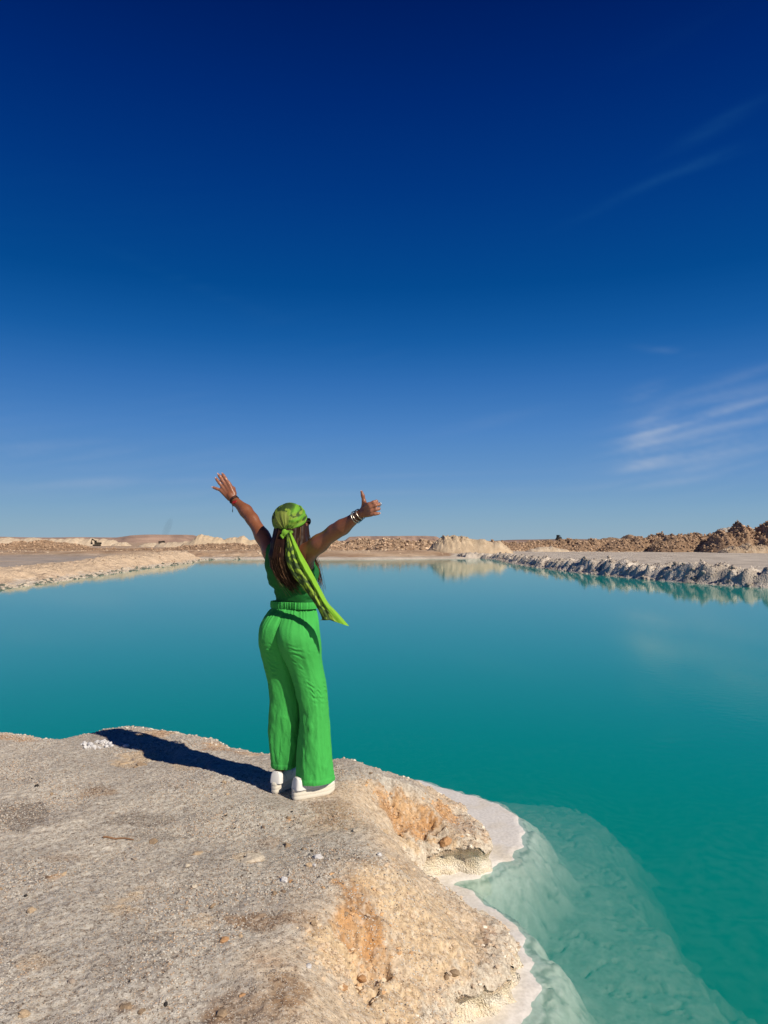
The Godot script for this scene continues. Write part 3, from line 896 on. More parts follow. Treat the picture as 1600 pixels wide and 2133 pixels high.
func make_water() -> void:
	var xs := lines(-3.0, -0.3, 2.4, 4.8, 0.017, 1.15)
	var zs := lines(-10.0, -7.6, -2.7, 1.0, 0.018, 1.15)
	struct("salt_shelf", height_mesh(xs, zs, shelf_h, shelf_c), M.shelf, "pale salt shelf along the foot of the ledge, running on under the water")
	# the bed of the near part of the lake: pale salt with darker growths
	var bx := lines(-13.0, -13.0, 13.0, 13.0, 0.4)
	var bz := lines(-34.0, -34.0, 3.0, 3.0, 0.4)
	var bed_y := func(x: float, z: float) -> float: return WATER - 0.74 - 0.03 * maxf(0.0, -z - 4.0) - 0.05 * maxf(0.0, -x) + n1.get_noise_2d(x * 0.4, z * 0.4) * 0.22 + n2.get_noise_2d(x * 2.0, z * 2.0) * 0.06
	var bed_c := func(x: float, _y: float, z: float) -> Color: return Color(0.92, 0.92, 0.86).lerp(Color(0.5, 0.52, 0.45), clampf(n2.get_noise_2d(x * 0.5, z * 0.5) * 1.6 + 0.1, 0.0, 1.0))
	struct("lake_bed", height_mesh(bx, bz, bed_y, bed_c), M.bed, "pale salt bed showing dimly through the turquoise water")
	var v := PackedVector3Array()
	var gx := lines(-27, -27, 27, 27, 2.0)
	var gz := lines(-96, -96, 16, 16, 2.0)
	for z in gz:
		for x in gx: v.append(Vector3(x, WATER, z))
	struct("water", sheet(v, gx.size(), gz.size(), false), M.water, "still turquoise lake water mirroring the far banks")
	var body := FogVolume.new()
	body.name = "lake_water"
	body.shape = RenderingServer.FOG_VOLUME_SHAPE_BOX
	body.size = Vector3(54, 4.0, 112)
	body.position = Vector3(0, WATER - 2.0 - 0.004, -40)
	var fm := FogMaterial.new()
	fm.albedo = Color(0.003, 0.95, 0.80).linear_to_srgb()
	fm.density = 1.0
	body.material = fm
	body.set_meta("kind", "structure")
	add_child(body)

# ------------------------------------------------------------------ spoil heaps, rubble and far table hills
var rocks := []

func heap(called: String, label: String, category: String, at: Vector2, half: Vector2, high: float, c0: Color, c1: Color, rough: float, seed_: int, turn := 0.0, stones := 0, size := 0.3, group := "", lumps := 0.0) -> Node3D:
	var base := ground_h(at.x, at.y)
	var t := thing(called, label, category, Vector3(at.x, base, at.y), turn, group)
	var n := noise(seed_, 1.0, 4)
	var nu := 72; var nv := 44
	var v := PackedVector3Array(); var c := PackedColorArray()
	var spots := []
	for j in nv:
		for i in nu:
			var u := float(i) / (nu - 1) * 2.0 - 1.0; var w := float(j) / (nv - 1) * 2.0 - 1.0
			var x := u * half.x; var z := w * half.y
			var r := sqrt(pow(absf(u), 2.6) + w * w)
			var prof := clampf(1.0 - r, 0.0, 1.0)
			prof = pow(clampf(1.0 - r * r, 0.0, 1.0), 0.95)
			var crest := 0.80 + 0.42 * n.get_noise_2d(x * 1.1 / half.y, 3.0) + lumps * absf(n.get_noise_2d(x * 4.0 / half.y, 9.0))
			var y := high * prof * clampf(crest, 0.3, 1.3)
			var gully := absf(n.get_noise_2d(x * 3.2 / half.y + y * 0.3, z * 0.5 / half.y))
			y += prof * rough * (n.get_noise_2d(x * 2.4, z * 2.4) * 0.7 - gully * 0.8 + n.get_noise_2d(x * 6.0, z * 6.0) * 0.3)
			y -= 0.25 * smoothstep(0.9, 1.0, r)
			v.append(Vector3(x, y, z))
			c.append(c0.lerp(c1, clampf(0.45 + n.get_noise_2d(x * 0.9, z * 0.9) * 1.5, 0.0, 1.0)))
			if r < 0.96: spots.append(v.size() - 1)
	put("mound", sheet(v, nu, nv, false, c), M.desert, t)
	if stones > 0:
		var mm := MultiMesh.new()
		mm.transform_format = MultiMesh.TRANSFORM_3D
		mm.use_colors = true
		mm.mesh = rocks[seed_ % rocks.size()]
		mm.instance_count = stones
		var r := RandomNumberGenerator.new(); r.seed = seed_
		for k in stones:
			var p: Vector3 = v[spots[r.randi() % spots.size()]] + Vector3(r.randf_range(-1, 1) * half.x / nu, 0, r.randf_range(-1, 1) * half.y / nv)
			var s := size * (0.25 + 0.75 * pow(r.randf(), 3.0))
			var b := Basis.from_euler(Vector3(r.randf() * TAU, r.randf() * TAU, r.randf() * TAU)).scaled(Vector3(s * r.randf_range(0.7, 1.3), s * r.randf_range(0.6, 1.0), s))
			mm.set_instance_transform(k, Transform3D(b, p + Vector3(0, s * 0.1, 0)))
			mm.set_instance_color(k, c0.lerp(c1, r.randf()) * r.randf_range(0.55, 1.15))
		var o := MultiMeshInstance3D.new()
		o.name = "rubble"
		o.multimesh = mm
		o.material_override = M.rubble
		o.set_meta("kind", "stuff")
		t.add_child(o, true)
	return t

func hill(called: String, label: String, outline: Array, dist: float, c0: Color, c1: Color, seed_: int, deep: float) -> void:
	# a table hill: x along, height of its rim; steep banded flanks and a flat top
	var n := noise(seed_, 1.0, 5)
	var v := PackedVector3Array(); var c := PackedColorArray()
	var nu := 150; var nv := 26
	for j in nv:
		for i in nu:
			var s := float(i) / (nu - 1)
			var row := table_up(outline, lerpf(outline[0][0], outline[-1][0], s))
			var t := float(j) / (nv - 1)
			var k := 0.0
			if t < 0.4: k = smoothstep(0.0, 0.4, t) * 0.75 + t / 0.4 * 0.25
			elif t < 0.75: k = 1.0
			else: k = 1.0 - (t - 0.75) / 0.25
			k = lerpf(k, round(k * 4.0) / 4.0, 0.45)
			var x: float = lerpf(outline[0][0], outline[-1][0], s)
			var edge := 1.0 - absf(n.get_noise_2d(x * 0.02, t * 1.5)) * 0.25 * (1.0 if t < 0.4 else 0.2)
			var y := row * k * edge
			var z := -dist + (0.25 - t) * deep - n.get_noise_2d(x * 0.013, 5.0) * deep * 0.25
			v.append(Vector3(x, y - 1.2, z))
			c.append(c0.lerp(c1, clampf(0.5 + n.get_noise_2d(x * 0.01, y * 1.6) * 1.5, 0.0, 1.0)))
	struct(called, sheet(v, nu, nv, false, c), M.desert, label)

func table_up(rows: Array, x: float) -> float:
	for i in rows.size() - 1:
		if x <= rows[i + 1][0]:
			return lerpf(rows[i][1], rows[i + 1][1], smoothstep(0.0, 1.0, (x - rows[i][0]) / (rows[i + 1][0] - rows[i][0])))
	return rows[-1][1]

func make_desert() -> void:
	for k in 6: rocks.append(rock_mesh(300 + k, 0.3, 0.85))
	var cream0 := Color(0.74, 0.60, 0.44); var cream1 := Color(0.86, 0.74, 0.58)
	var brown0 := Color(0.34, 0.22, 0.14); var brown1 := Color(0.60, 0.42, 0.28)
	var pink0 := Color(0.40, 0.28, 0.23); var pink1 := Color(0.56, 0.40, 0.32)
	hill("hill", "long low pinkish brown ridge along the horizon on the left", [[-1500.0, 6.0], [-900.0, 10.5], [-720.0, 11.5], [-600.0, 9.5], [-520.0, 10.0], [-470.0, 9.5], [-440.0, 13.0], [-400.0, 14.5], [-350.0, 14.5], [-325.0, 7.0], [-250.0, 5.0], [-150.0, 3.0]], 1250.0, pink0, pink1, 401, 160.0)
	hill("hill", "flat-topped pinkish mesa on the horizon left of the pale mound", [[-95.0, 1.0], [-66.0, 4.0], [-55.0, 10.5], [-30.0, 11.5], [10.0, 11.5], [62.0, 12.0], [84.0, 11.0], [96.0, 4.5], [150.0, 3.5], [230.0, 3.0]], 1180.0, pink0, pink1, 402, 120.0)
	hill("hill", "low dark hills far behind the rubble on the right", [[150.0, 2.0], [260.0, 6.0], [330.0, 7.0], [420.0, 6.0], [520.0, 8.0], [700.0, 6.0], [1200.0, 7.0]], 1300.0, Color(0.26, 0.19, 0.15), pink0, 403, 140.0)
	# cream spoil tips on the left
	var tips := [[-166, -314, 15, 8, 4.3], [-150, -316, 13, 8, 4.1], [-136, -314, 12, 7, 3.9], [-124, -316, 12, 7, 4.1]]
	var tip_labels := ["cream spoil tip at the left edge, first in the row behind the brown rubble", "cream spoil tip second from the left edge behind the brown rubble", "cream spoil tip just left of the excavator", "cream spoil tip directly behind the excavator"]
	for i in tips.size():
		heap("spoil_heap", tip_labels[i], "heap", Vector2(tips[i][0], tips[i][1]), Vector2(tips[i][2], tips[i][3]), tips[i][4], cream0, cream1, 0.35, 410 + i, 0.0, 0, 0.3, "cream spoil tips on the left")
	heap("spoil_heap", "small pointed cream heap to the right of the excavator", "heap", Vector2(-110.5, -308), Vector2(4.3, 3.5), 1.8, cream0, cream1, 0.2, 415)
	heap("spoil_heap", "tall pale yellow spoil mound with a peak, left of the woman's raised arm", "heap", Vector2(-53, -222), Vector2(9, 6), 4.2, cream0, Color(0.84, 0.69, 0.48), 0.4, 420)
	heap("spoil_heap", "pale yellow spoil mound adjoining the peaked one on its right", "heap", Vector2(-44, -224), Vector2(8, 6), 3.7, cream0, Color(0.84, 0.69, 0.48), 0.4, 421)
	heap("spoil_heap", "low cream spoil heap nearest the raised left arm", "heap", Vector2(-36.5, -226), Vector2(7, 5), 3.2, cream0, cream1, 0.4, 422)
	heap("spoil_heap", "low cream heap sloping down to the truck", "heap", Vector2(-64, -226), Vector2(7, 5), 1.9, cream0, cream1, 0.3, 423)
	heap("spoil_heap", "small cream heap between the truck and the pale mounds", "heap", Vector2(-73, -232), Vector2(5, 4), 1.4, cream0, cream1, 0.3, 424)
	# brown rubble
	heap("rubble_bank", "broad bank of brown rubble in front of the cream spoil tips", "heap", Vector2(-70, -146), Vector2(12, 5), 1.75, brown0, brown1, 0.35, 430, 0.0, 1500, 0.3)
	heap("rubble_bank", "long low strip of dark brown rubble beyond the left bank", "heap", Vector2(-58, -128), Vector2(30, 3), 0.7, brown0, brown1, 0.25, 431, 0.0, 900, 0.28)
	heap("rubble_bank", "brown rubble bank behind the far left corner of the lake", "heap", Vector2(-22, -126), Vector2(18, 6), 1.5, brown0, brown1, 0.3, 432, 0.0, 1500, 0.32)
	heap("rubble_bank", "bank of tan boulders beyond the far shore, right of the woman", "heap", Vector2(-5, -132), Vector2(13, 5), 2.2, brown0, Color(0.66, 0.48, 0.33), 0.5, 433, 0.0, 1500, 0.42)
	heap("rubble_bank", "heap of tan boulders left of the pale mound on the far shore", "heap", Vector2(4.5, -128), Vector2(8, 5), 2.1, brown0, Color(0.66, 0.48, 0.33), 0.5, 434, 0.0, 900, 0.42)
	# the pale mound on the far shore
	heap("spoil_mound", "craggy left half of the pale mound at the far corner of the lake", "mound", Vector2(9.0, -95.5), Vector2(3.7, 3.2), 2.55, Color(0.58, 0.46, 0.33), Color(0.76, 0.62, 0.45), 0.45, 440, 0.1, 200, 0.12, "", 0.12)
	heap("spoil_mound", "smooth right half of the pale mound at the far corner of the lake", "mound", Vector2(11.6, -96.5), Vector2(5.6, 3.8), 2.3, Color(0.68, 0.54, 0.38), Color(0.80, 0.66, 0.48), 0.12, 441, -0.15, 160, 0.09)
	# rubble along the right
	var rb := [[20, -121, 8, 4, 1.7], [29, -124, 8, 4, 1.9], [36, -122, 8, 4, 2.1], [43, -118, 9, 4, 2.6], [48.5, -113, 8, 4, 3.2], [53.5, -108, 7, 4.5, 4.1], [60, -106, 8, 6, 6.3]]
	var rb_labels := ["brown rubble heap just right of the pale mound", "brown rubble heap in front of the distant dark loader", "brown rubble heap in the middle of the row on the right", "brown rubble heap behind the pale flat, before the rise to the right", "dark brown rubble heap below the white-topped spoil", "steep dark rubble heap beside the tallest one", "tallest dark brown rubble heap at the right edge"]
	for i in rb.size():
		heap("rubble_heap", rb_labels[i], "heap", Vector2(rb[i][0], rb[i][1]), Vector2(rb[i][2], rb[i][3]), rb[i][4], brown0, brown1.lerp(brown0, 0.15 * (i / 3)), 0.6, 450 + i, 0.0, 2600, 0.24, "brown rubble heaps along the right", 0.3)
	heap("spoil_heap", "low pale sand heap in front of the rubble, right of the pale mound", "heap", Vector2(25, -112), Vector2(3.5, 2), 0.8, cream0, cream1, 0.1, 460)
	heap("spoil_heap", "low tan sand heap at the foot of the tallest rubble", "heap", Vector2(50, -100), Vector2(4.5, 2.5), 1.3, Color(0.55, 0.41, 0.28), cream0, 0.25, 461, 0.0, 200, 0.2)
	heap("spoil_heap", "white-topped spoil heap behind the dark rubble on the right", "heap", Vector2(72, -142), Vector2(11, 6), 5.2, Color(0.66, 0.62, 0.56), Color(0.84, 0.80, 0.73), 0.4, 462)
	heap("spoil_heap", "rounded brown hillock behind the middle of the right rubble row", "heap", Vector2(66, -190), Vector2(14, 8), 3.9, brown0, Color(0.5, 0.36, 0.24), 0.4, 463)
	# stones strewn over the flats: nobody could count them
	var mm := MultiMesh.new()
	mm.transform_format = MultiMesh.TRANSFORM_3D
	mm.use_colors = true
	mm.mesh = rocks[2]
	mm.instance_count = 5200
	for k in mm.instance_count:
		var x := rng.randf_range(-75, 45); var z := -88.0 - 58.0 * pow(rng.randf(), 0.8)
		if rng.randf() < 0.18:
			z = rng.randf_range(-80, -28); x = -rng.randf_range(19.0, 24.0)
		elif x > 10.0: z = minf(z, -114.0)
		var s := 0.04 + 0.14 * pow(rng.randf(), 4.0)
		if x < -18.0 and z > -82.0: s *= 0.45
		mm.set_instance_transform(k, Transform3D(Basis.from_euler(Vector3(rng.randf() * 6, rng.randf() * 6, 0)).scaled(Vector3(s * 1.3, s * 0.8, s)), Vector3(x, ground_h(x, z) + s * 0.15, z)))
		mm.set_instance_color(k, brown0.lerp(cream0, rng.randf()))
	var o := MultiMeshInstance3D.new()
	o.name = "scattered_rubble"
	o.multimesh = mm
	o.material_override = M.rubble
	o.set_meta("kind", "stuff"); o.set_meta("label", "loose brown stones strewn over the flats round the lake")
	add_child(o)
	# clods standing along the waterlines
	var clods := MultiMesh.new()
	clods.transform_format = MultiMesh.TRANSFORM_3D
	clods.use_colors = true
	clods.mesh = rocks[4]
	clods.instance_count = 2600
	for k in clods.instance_count:
		var z := rng.randf_range(-86, -29)
		var left := rng.randf() < 0.4
		var p := Vector2(-16.5 if left else 13.0, z)
		var s := 0.03 + 0.10 * pow(rng.randf(), 4.0)
		# walk out from the middle of the lake to the shore and a little beyond
		var x := shore_x(z, left) + (-1.0 if left else 1.0) * (rng.randf_range(-0.1, 0.7) if left else rng.randf_range(0.0, 2.4))
		clods.set_instance_transform(k, Transform3D(Basis.from_euler(Vector3(rng.randf() * 6, rng.randf() * 6, 0)).scaled(Vector3(s * 1.2, s * 0.9, s * 1.5)), Vector3(x, maxf(ground_h(x, z), WATER - 0.02), z)))
		var tone := Color(0.32, 0.27, 0.23).lerp(Color(0.48, 0.41, 0.34), rng.randf())
		if left: tone = tone.lerp(Color(0.66, 0.56, 0.43), 0.5) if rng.randf() < 0.6 else Color(0.14, 0.15, 0.12)
		clods.set_instance_color(k, tone)
	var co := MultiMeshInstance3D.new()
	co.name = "shore_rubble"
	co.multimesh = clods
	co.material_override = M.rubble
	co.set_meta("kind", "stuff"); co.set_meta("label", "grey and brown clods crumbled along the two banks")
	add_child(co)

func shore_x(z: float, left: bool) -> float:
	var best := -16.5 if left else 13.0
	for i in lake.size() - 1:
		var a := lake[i]; var b := lake[i + 1]
		if (a.y - z) * (b.y - z) <= 0.0 and a.y != b.y:
			var x := lerpf(a.x, b.x, (z - a.y) / (b.y - a.y))
			if (x < -10.0) == left and absf(x) > 9.0: best = x
	return best

# ------------------------------------------------------------------ far machines
func make_machines() -> void:
	var y := ground_h(-118.5, -302.0)
	var e := thing("excavator", "dark tracked excavator with its boom raised before the cream spoil tips", "excavator", Vector3(-118.5, y, -302), 0.15)
	e.scale = Vector3.ONE * 0.72
	for s in [-1, 1]: box_part("track", Vector3(3.9, 0.9, 0.65), Vector3(0, 0.45, s * 1.15), M.machine_dark, e)
	var house := box_part("body", Vector3(2.9, 1.2, 2.4), Vector3(0.4, 1.55, 0), M.machine, e)
	box_part("counterweight", Vector3(0.6, 1.0, 2.2), Vector3(1.7, 0.0, 0), M.machine_dark, house)
	var cab := box_part("cab", Vector3(1.1, 1.5, 1.0), Vector3(-0.55, 2.5, 0.65), M.machine, e)
	box_part("window", Vector3(0.8, 0.7, 0.06), Vector3(0, 0.2, 0.52), M.glass, cab)
	box_part("boom", Vector3(3.0, 0.55, 0.5), Vector3(-1.6, 3.3, 0), M.machine, e, Vector3(0, 0, -0.65))
	box_part("stick", Vector3(2.3, 0.4, 0.4), Vector3(-2.75, 3.2, 0), M.machine, e, Vector3(0, 0, 1.35))
	var st := SurfaceTool.new(); st.begin(Mesh.PRIMITIVE_TRIANGLES)
	var prof := [Vector2(-0.5, 0.5), Vector2(0.4, 0.55), Vector2(0.6, 0.0), Vector2(0.2, -0.5), Vector2(-0.5, -0.35), Vector2(-0.3, 0.0)]
	for i in prof.size():
		var p: Vector2 = prof[i]; var q: Vector2 = prof[(i + 1) % prof.size()]
		for k in [Vector3(p.x, p.y, -0.6), Vector3(q.x, q.y, -0.6), Vector3(q.x, q.y, 0.6), Vector3(p.x, p.y, -0.6), Vector3(q.x, q.y, 0.6), Vector3(p.x, p.y, 0.6)]: st.add_vertex(k)
		for s in [-0.6, 0.6]:
			for k in [Vector3(0.1, 0.0, s), Vector3(p.x, p.y, s), Vector3(q.x, q.y, s)]: st.add_vertex(k)
	var bu := put("bucket", flat_commit(st), M.machine_dark, e)
	bu.position = Vector3(-2.9, 1.5, 0)

	var yt := ground_h(-158.0, -520.0)
	var t := thing("dump_truck", "small dark dump truck parked on the flat below the ridge", "truck", Vector3(-158, yt, -520), -0.1)
	t.scale = Vector3.ONE * 0.72
	box_part("chassis", Vector3(6.2, 0.35, 2.0), Vector3(0, 1.0, 0), M.machine_dark, t)
	var tc := box_part("cab", Vector3(1.5, 1.7, 2.2), Vector3(2.3, 2.0, 0), M.machine, t)
	box_part("window", Vector3(0.9, 0.6, 0.05), Vector3(0, 0.35, 1.12), M.glass, tc)
	box_part("dump_bed", Vector3(4.2, 1.3, 2.4), Vector3(-0.8, 2.1, 0), M.machine_dark, t, Vector3(0, 0, 0.06))
	box_part("canopy", Vector3(1.4, 0.2, 2.3), Vector3(1.9, 3.05, 0), M.machine_dark, t)
	for x in [-2.2, -0.9, 2.1]:
		for s in [-1, 1]:
			var c := CylinderMesh.new(); c.top_radius = 0.55; c.bottom_radius = 0.55; c.height = 0.4; c.radial_segments = 14
			var w := put("wheel", c, M.machine_dark, t)
			w.position = Vector3(x, 0.55, s * 1.05); w.rotation.x = PI / 2

	var h := thing("loader", "dark loader standing on a spoil bank, half hidden by the rubble row on the right", "loader", Vector3(71.5, 1.9, -300), 0.3)
	h.scale = Vector3.ONE * 1.3
	box_part("body", Vector3(1.5, 0.8, 0.9), Vector3(0.2, 0.6, 0), M.machine_dark, h)
	var lc := box_part("cab", Vector3(0.8, 0.8, 0.8), Vector3(-0.1, 1.3, 0), M.dark, h)
	box_part("window", Vector3(0.55, 0.4, 0.05), Vector3(0, 0.1, 0.42), M.glass, lc)
	box_part("exhaust", Vector3(0.14, 0.6, 0.14), Vector3(0.75, 1.2, 0.1), M.machine_dark, h)
	for x in [-0.4, 0.7]:
		var c := CylinderMesh.new(); c.top_radius = 0.38; c.bottom_radius = 0.38; c.height = 1.1; c.radial_segments = 14
		var w := put("wheel", c, M.machine_dark, h)
		w.position = Vector3(x, 0.3, 0); w.rotation.x = PI / 2

	heap("spoil_bank", "low dark spoil bank far behind the rubble row, under the loader", "heap", Vector2(75, -301), Vector2(22, 7), 2.9, Color(0.30, 0.21, 0.15), Color(0.48, 0.34, 0.23), 0.3, 470)
	var smoke := FogVolume.new()
	smoke.name = "smoke"
	smoke.shape = RenderingServer.FOG_VOLUME_SHAPE_ELLIPSOID
	smoke.size = Vector3(5.5, 16.0, 5.5)
	smoke.position = Vector3(-154.0, 11.0, -520)
	smoke.rotation.z = -0.35
	var fm := FogMaterial.new()
	fm.albedo = Color(0.32, 0.30, 0.30)
	fm.density = 0.022
	smoke.material = fm
	tag(smoke, "thin grey smoke rising above the dump truck", "smoke", "", "stuff")
	add_child(smoke)

# ------------------------------------------------------------------ the woman
var skin := Color(0.235, 0.085, 0.040)

func arm_hand(bones: Array, w: Vector3, d: Vector3, n: Vector3, s: Vector3, spread: Array, curl: Array, thumb: Array, size: float, tips: Array) -> void:
	# w wrist, d along the hand, n out of its back, s towards the little finger
	var off := [-0.029, -0.009, 0.012, 0.030]
	var reach := [0.088, 0.092, 0.087, 0.078]
	var length := [0.070, 0.078, 0.072, 0.056]
	for i in 4:
		var kn: Vector3 = w + (d * reach[i] + s * off[i] * 1.05) * size
		bones.append([w + (s * off[i] * 0.62 + d * 0.008) * size, kn - n * 0.002, 0.0125 * size, 0.0105 * size])
		bones.append([w + (s * off[i] * 0.75 + d * 0.03 - n * 0.008) * size, kn - n * 0.008 * size - d * 0.012 * size, 0.011 * size, 0.009 * size])
		var a := kn
		var bend := 0.0
		for k in 3:
			bend += curl[i] * [0.8, 1.0, 0.8][k]
			var dir: Vector3 = (d * cos(spread[i]) + s * sin(spread[i]))
			dir = (dir * cos(bend) - n * sin(bend)).normalized()
			var b: Vector3 = a + dir * length[i] * [0.46, 0.30, 0.24][k] * size
			var r0: float = [0.0092, 0.0084, 0.0078][k] * size * (0.9 if i == 3 else 1.0)
			bones.append([a, b, r0, r0 * 0.93 if k < 2 else r0 * 0.78])
			a = b
			if k == 2: tips.append([a, dir, n])
	var t0: Vector3 = w + (d * 0.018 - s * 0.022 - n * 0.008) * size
	var t1: Vector3 = t0 + (thumb[0] as Vector3).normalized() * 0.046 * size
	var t2: Vector3 = t1 + (thumb[1] as Vector3).normalized() * 0.034 * size
	var t3: Vector3 = t2 + (thumb[2] as Vector3).normalized() * 0.026 * size
	bones.append([t0, t1, 0.0155 * size, 0.0118 * size]); bones.append([t1, t2, 0.0112 * size, 0.0102 * size]); bones.append([t2, t3, 0.010 * size, 0.0078 * size])
	bones.append([t1, w + (d * 0.075 - s * 0.03) * size, 0.008 * size, 0.008 * size])
	tips.append([t3, (thumb[2] as Vector3).normalized(), n])
	bones.append([w - d * 0.035, w + d * 0.02, 0.0245 * size, 0.021 * size])

func loft(rows: Array, nu: int, nv: int, top: float, bottom: float, bump: Callable) -> ArrayMesh:
	# a cloth tube: rows of [height, centre x, half x, centre z, half z]
	var v := PackedVector3Array()
	for j in nv:
		var y := lerpf(top, bottom, float(j) / (nv - 1))
		var r := table(rows, y)
		for i in nu:
			var a := TAU * i / nu
			var c := cos(a); var s := sin(a)
			var k := 1.0 / pow(pow(absf(c), 2.3) + pow(absf(s), 2.3), 1.0 / 2.3)
			var d: float = bump.call(a, y)
			v.append(Vector3(r[1] + c * k * (r[2] + d), y, r[3] + s * k * (r[4] + d)))
	return sheet(v, nu, nv, true)

func make_person() -> void:
	var p := thing("person", "woman in green trousers, top and headscarf, standing arms raised on the ledge", "person", Vector3(PX, 0, PZ))
	var shl := Vector3(-0.120, 1.412, 0.0); var ell := Vector3(-0.254, 1.610, -0.11); var wrl := Vector3(-0.394, 1.743, -0.20)
	var shr := Vector3(0.092, 1.400, 0.115); var elr := Vector3(0.268, 1.527, 0.255); var wrr := Vector3(0.426, 1.627, 0.385)
	var torso := [[Vector3(-0.055, 0.95, -0.035), Vector3(0.065, 0.95, 0.0), 0.07, 0.07], [Vector3(-0.035, 1.09, -0.085), Vector3(0.06, 1.09, -0.045), 0.064, 0.064], [Vector3(-0.028, 1.18, -0.075), Vector3(0.054, 1.18, -0.035), 0.076, 0.076],
		[Vector3(-0.062, 1.265, -0.03), Vector3(0.066, 1.265, 0.026), 0.079, 0.079], [Vector3(-0.070, 1.34, 0.012), Vector3(0.060, 1.34, 0.072), 0.079, 0.079], [Vector3(-0.080, 1.402, 0.02), Vector3(0.055, 1.402, 0.09), 0.055, 0.055],
		[Vector3(0.01, 1.0, -0.03), Vector3(0.01, 1.15, -0.06), 0.05, 0.05], [Vector3(0.01, 1.15, -0.055), Vector3(0.0, 1.38, 0.04), 0.07, 0.07], [Vector3(-0.02, 1.29, -0.055), Vector3(-0.015, 1.29, -0.06), 0.055, 0.055], [Vector3(0.095, 1.29, 0.0), Vector3(0.10, 1.29, -0.005), 0.055, 0.055]]
	var body := torso.duplicate()
	body.append_array([[shl, shl.lerp(ell, 0.5) + Vector3(0.004, -0.004, 0), 0.047, 0.042], [shl.lerp(ell, 0.5) + Vector3(0.004, -0.004, 0), ell, 0.042, 0.034], [ell, ell.lerp(wrl, 0.35) + Vector3(0.004, 0.004, 0), 0.035, 0.037], [ell.lerp(wrl, 0.35) + Vector3(0.004, 0.004, 0), wrl, 0.036, 0.0235],
		[shr, shr.lerp(elr, 0.5), 0.056, 0.049], [shr.lerp(elr, 0.5), elr, 0.048, 0.039], [elr, elr.lerp(wrr, 0.3) + Vector3(0, -0.004, 0), 0.040, 0.0405], [elr.lerp(wrr, 0.3) + Vector3(0, -0.004, 0), wrr, 0.040, 0.0255],
		[Vector3(-0.08, 1.385, 0.01), shl, 0.05, 0.048], [Vector3(0.05, 1.38, 0.085), shr, 0.052, 0.054],
		[Vector3(-0.01, 1.40, 0.05), Vector3(0.0, 1.54, 0.035), 0.056, 0.049], [Vector3(-0.075, 1.42, 0.025), Vector3(-0.005, 1.465, 0.045), 0.035, 0.035], [Vector3(0.055, 1.415, 0.085), Vector3(-0.005, 1.465, 0.045), 0.035, 0.035],
		[Vector3(0.05, 0.9, 0.015), Vector3(0.13, 0.5, 0.0), 0.082, 0.050], [Vector3(0.13, 0.5, 0.0), Vector3(0.125, 0.28, 0.01), 0.046, 0.044], [Vector3(0.125, 0.28, 0.01), Vector3(0.092, 0.11, 0.035), 0.042, 0.028], [Vector3(0.085, 0.08, 0.042), Vector3(0.19, 0.075, -0.035), 0.024, 0.020],
		[Vector3(-0.06, 0.9, -0.03), Vector3(-0.05, 0.5, -0.085), 0.082, 0.050], [Vector3(-0.05, 0.5, -0.085), Vector3(-0.052, 0.28, -0.09), 0.048, 0.046], [Vector3(-0.052, 0.28, -0.09), Vector3(-0.076, 0.11, -0.068), 0.044, 0.028], [Vector3(-0.074, 0.08, -0.072), Vector3(-0.02, 0.075, -0.19), 0.024, 0.020]])
	var v := PackedVector3Array(); var idx := PackedInt32Array()
	nets(body, 0.013, 0.010, v, idx)
	# the head, turned to the right and away
	var f := Vector3(0.74, -0.04, -0.67).normalized(); var r := f.cross(Vector3.UP).normalized(); var hc := Vector3(-0.003, 1.598, 0.043)
	var head := [[hc - f * 0.02, hc + f * 0.012, 0.086, 0.083], [hc + Vector3(0, -0.03, 0), hc + f * 0.045 - Vector3(0, 0.062, 0), 0.068, 0.044], [hc + f * 0.06 - Vector3(0, 0.088, 0), hc + f * 0.075 - Vector3(0, 0.09, 0), 0.026, 0.022],
		[hc + f * 0.088 + Vector3(0, 0.006, 0), hc + f * 0.112 - Vector3(0, 0.032, 0), 0.010, 0.013], [hc + f * 0.087 + r * 0.012 - Vector3(0, 0.058, 0), hc + f * 0.087 - r * 0.012 - Vector3(0, 0.058, 0), 0.010, 0.010], [hc + f * 0.084 + r * 0.010 - Vector3(0, 0.068, 0), hc + f * 0.084 - r * 0.010 - Vector3(0, 0.068, 0), 0.009, 0.009],
		[hc + f * 0.070 + r * 0.042 - Vector3(0, 0.028, 0), hc + f * 0.055 + r * 0.052 - Vector3(0, 0.022, 0), 0.022, 0.022], [hc + f * 0.070 - r * 0.042 - Vector3(0, 0.028, 0), hc + f * 0.055 - r * 0.052 - Vector3(0, 0.022, 0), 0.022, 0.022],
		[hc + f * 0.078 + r * 0.034 + Vector3(0, 0.022, 0), hc + f * 0.082 + r * 0.012 + Vector3(0, 0.02, 0), 0.011, 0.011], [hc + f * 0.078 - r * 0.034 + Vector3(0, 0.022, 0), hc + f * 0.082 - r * 0.012 + Vector3(0, 0.02, 0), 0.011, 0.011],
		[hc + r * 0.083 + Vector3(0, 0.012, 0), hc + r * 0.080 - Vector3(0, 0.022, 0), 0.010, 0.009], [hc - r * 0.083 + Vector3(0, 0.012, 0), hc - r * 0.080 - Vector3(0, 0.022, 0), 0.010, 0.009], [hc - Vector3(0.0, 0.06, -0.01), Vector3(0.0, 1.48, 0.04), 0.05, 0.05]]
	nets(head, 0.006, 0.007, v, idx)
	var tips := []
	var lh := []
	var dl := Vector3(-0.56, 0.82, -0.05).normalized()
	var nl := Vector3(-0.05, -0.10, 1.0); nl = (nl - dl * nl.dot(dl)).normalized()
	var sl := dl.cross(nl); if sl.x > 0: sl = -sl
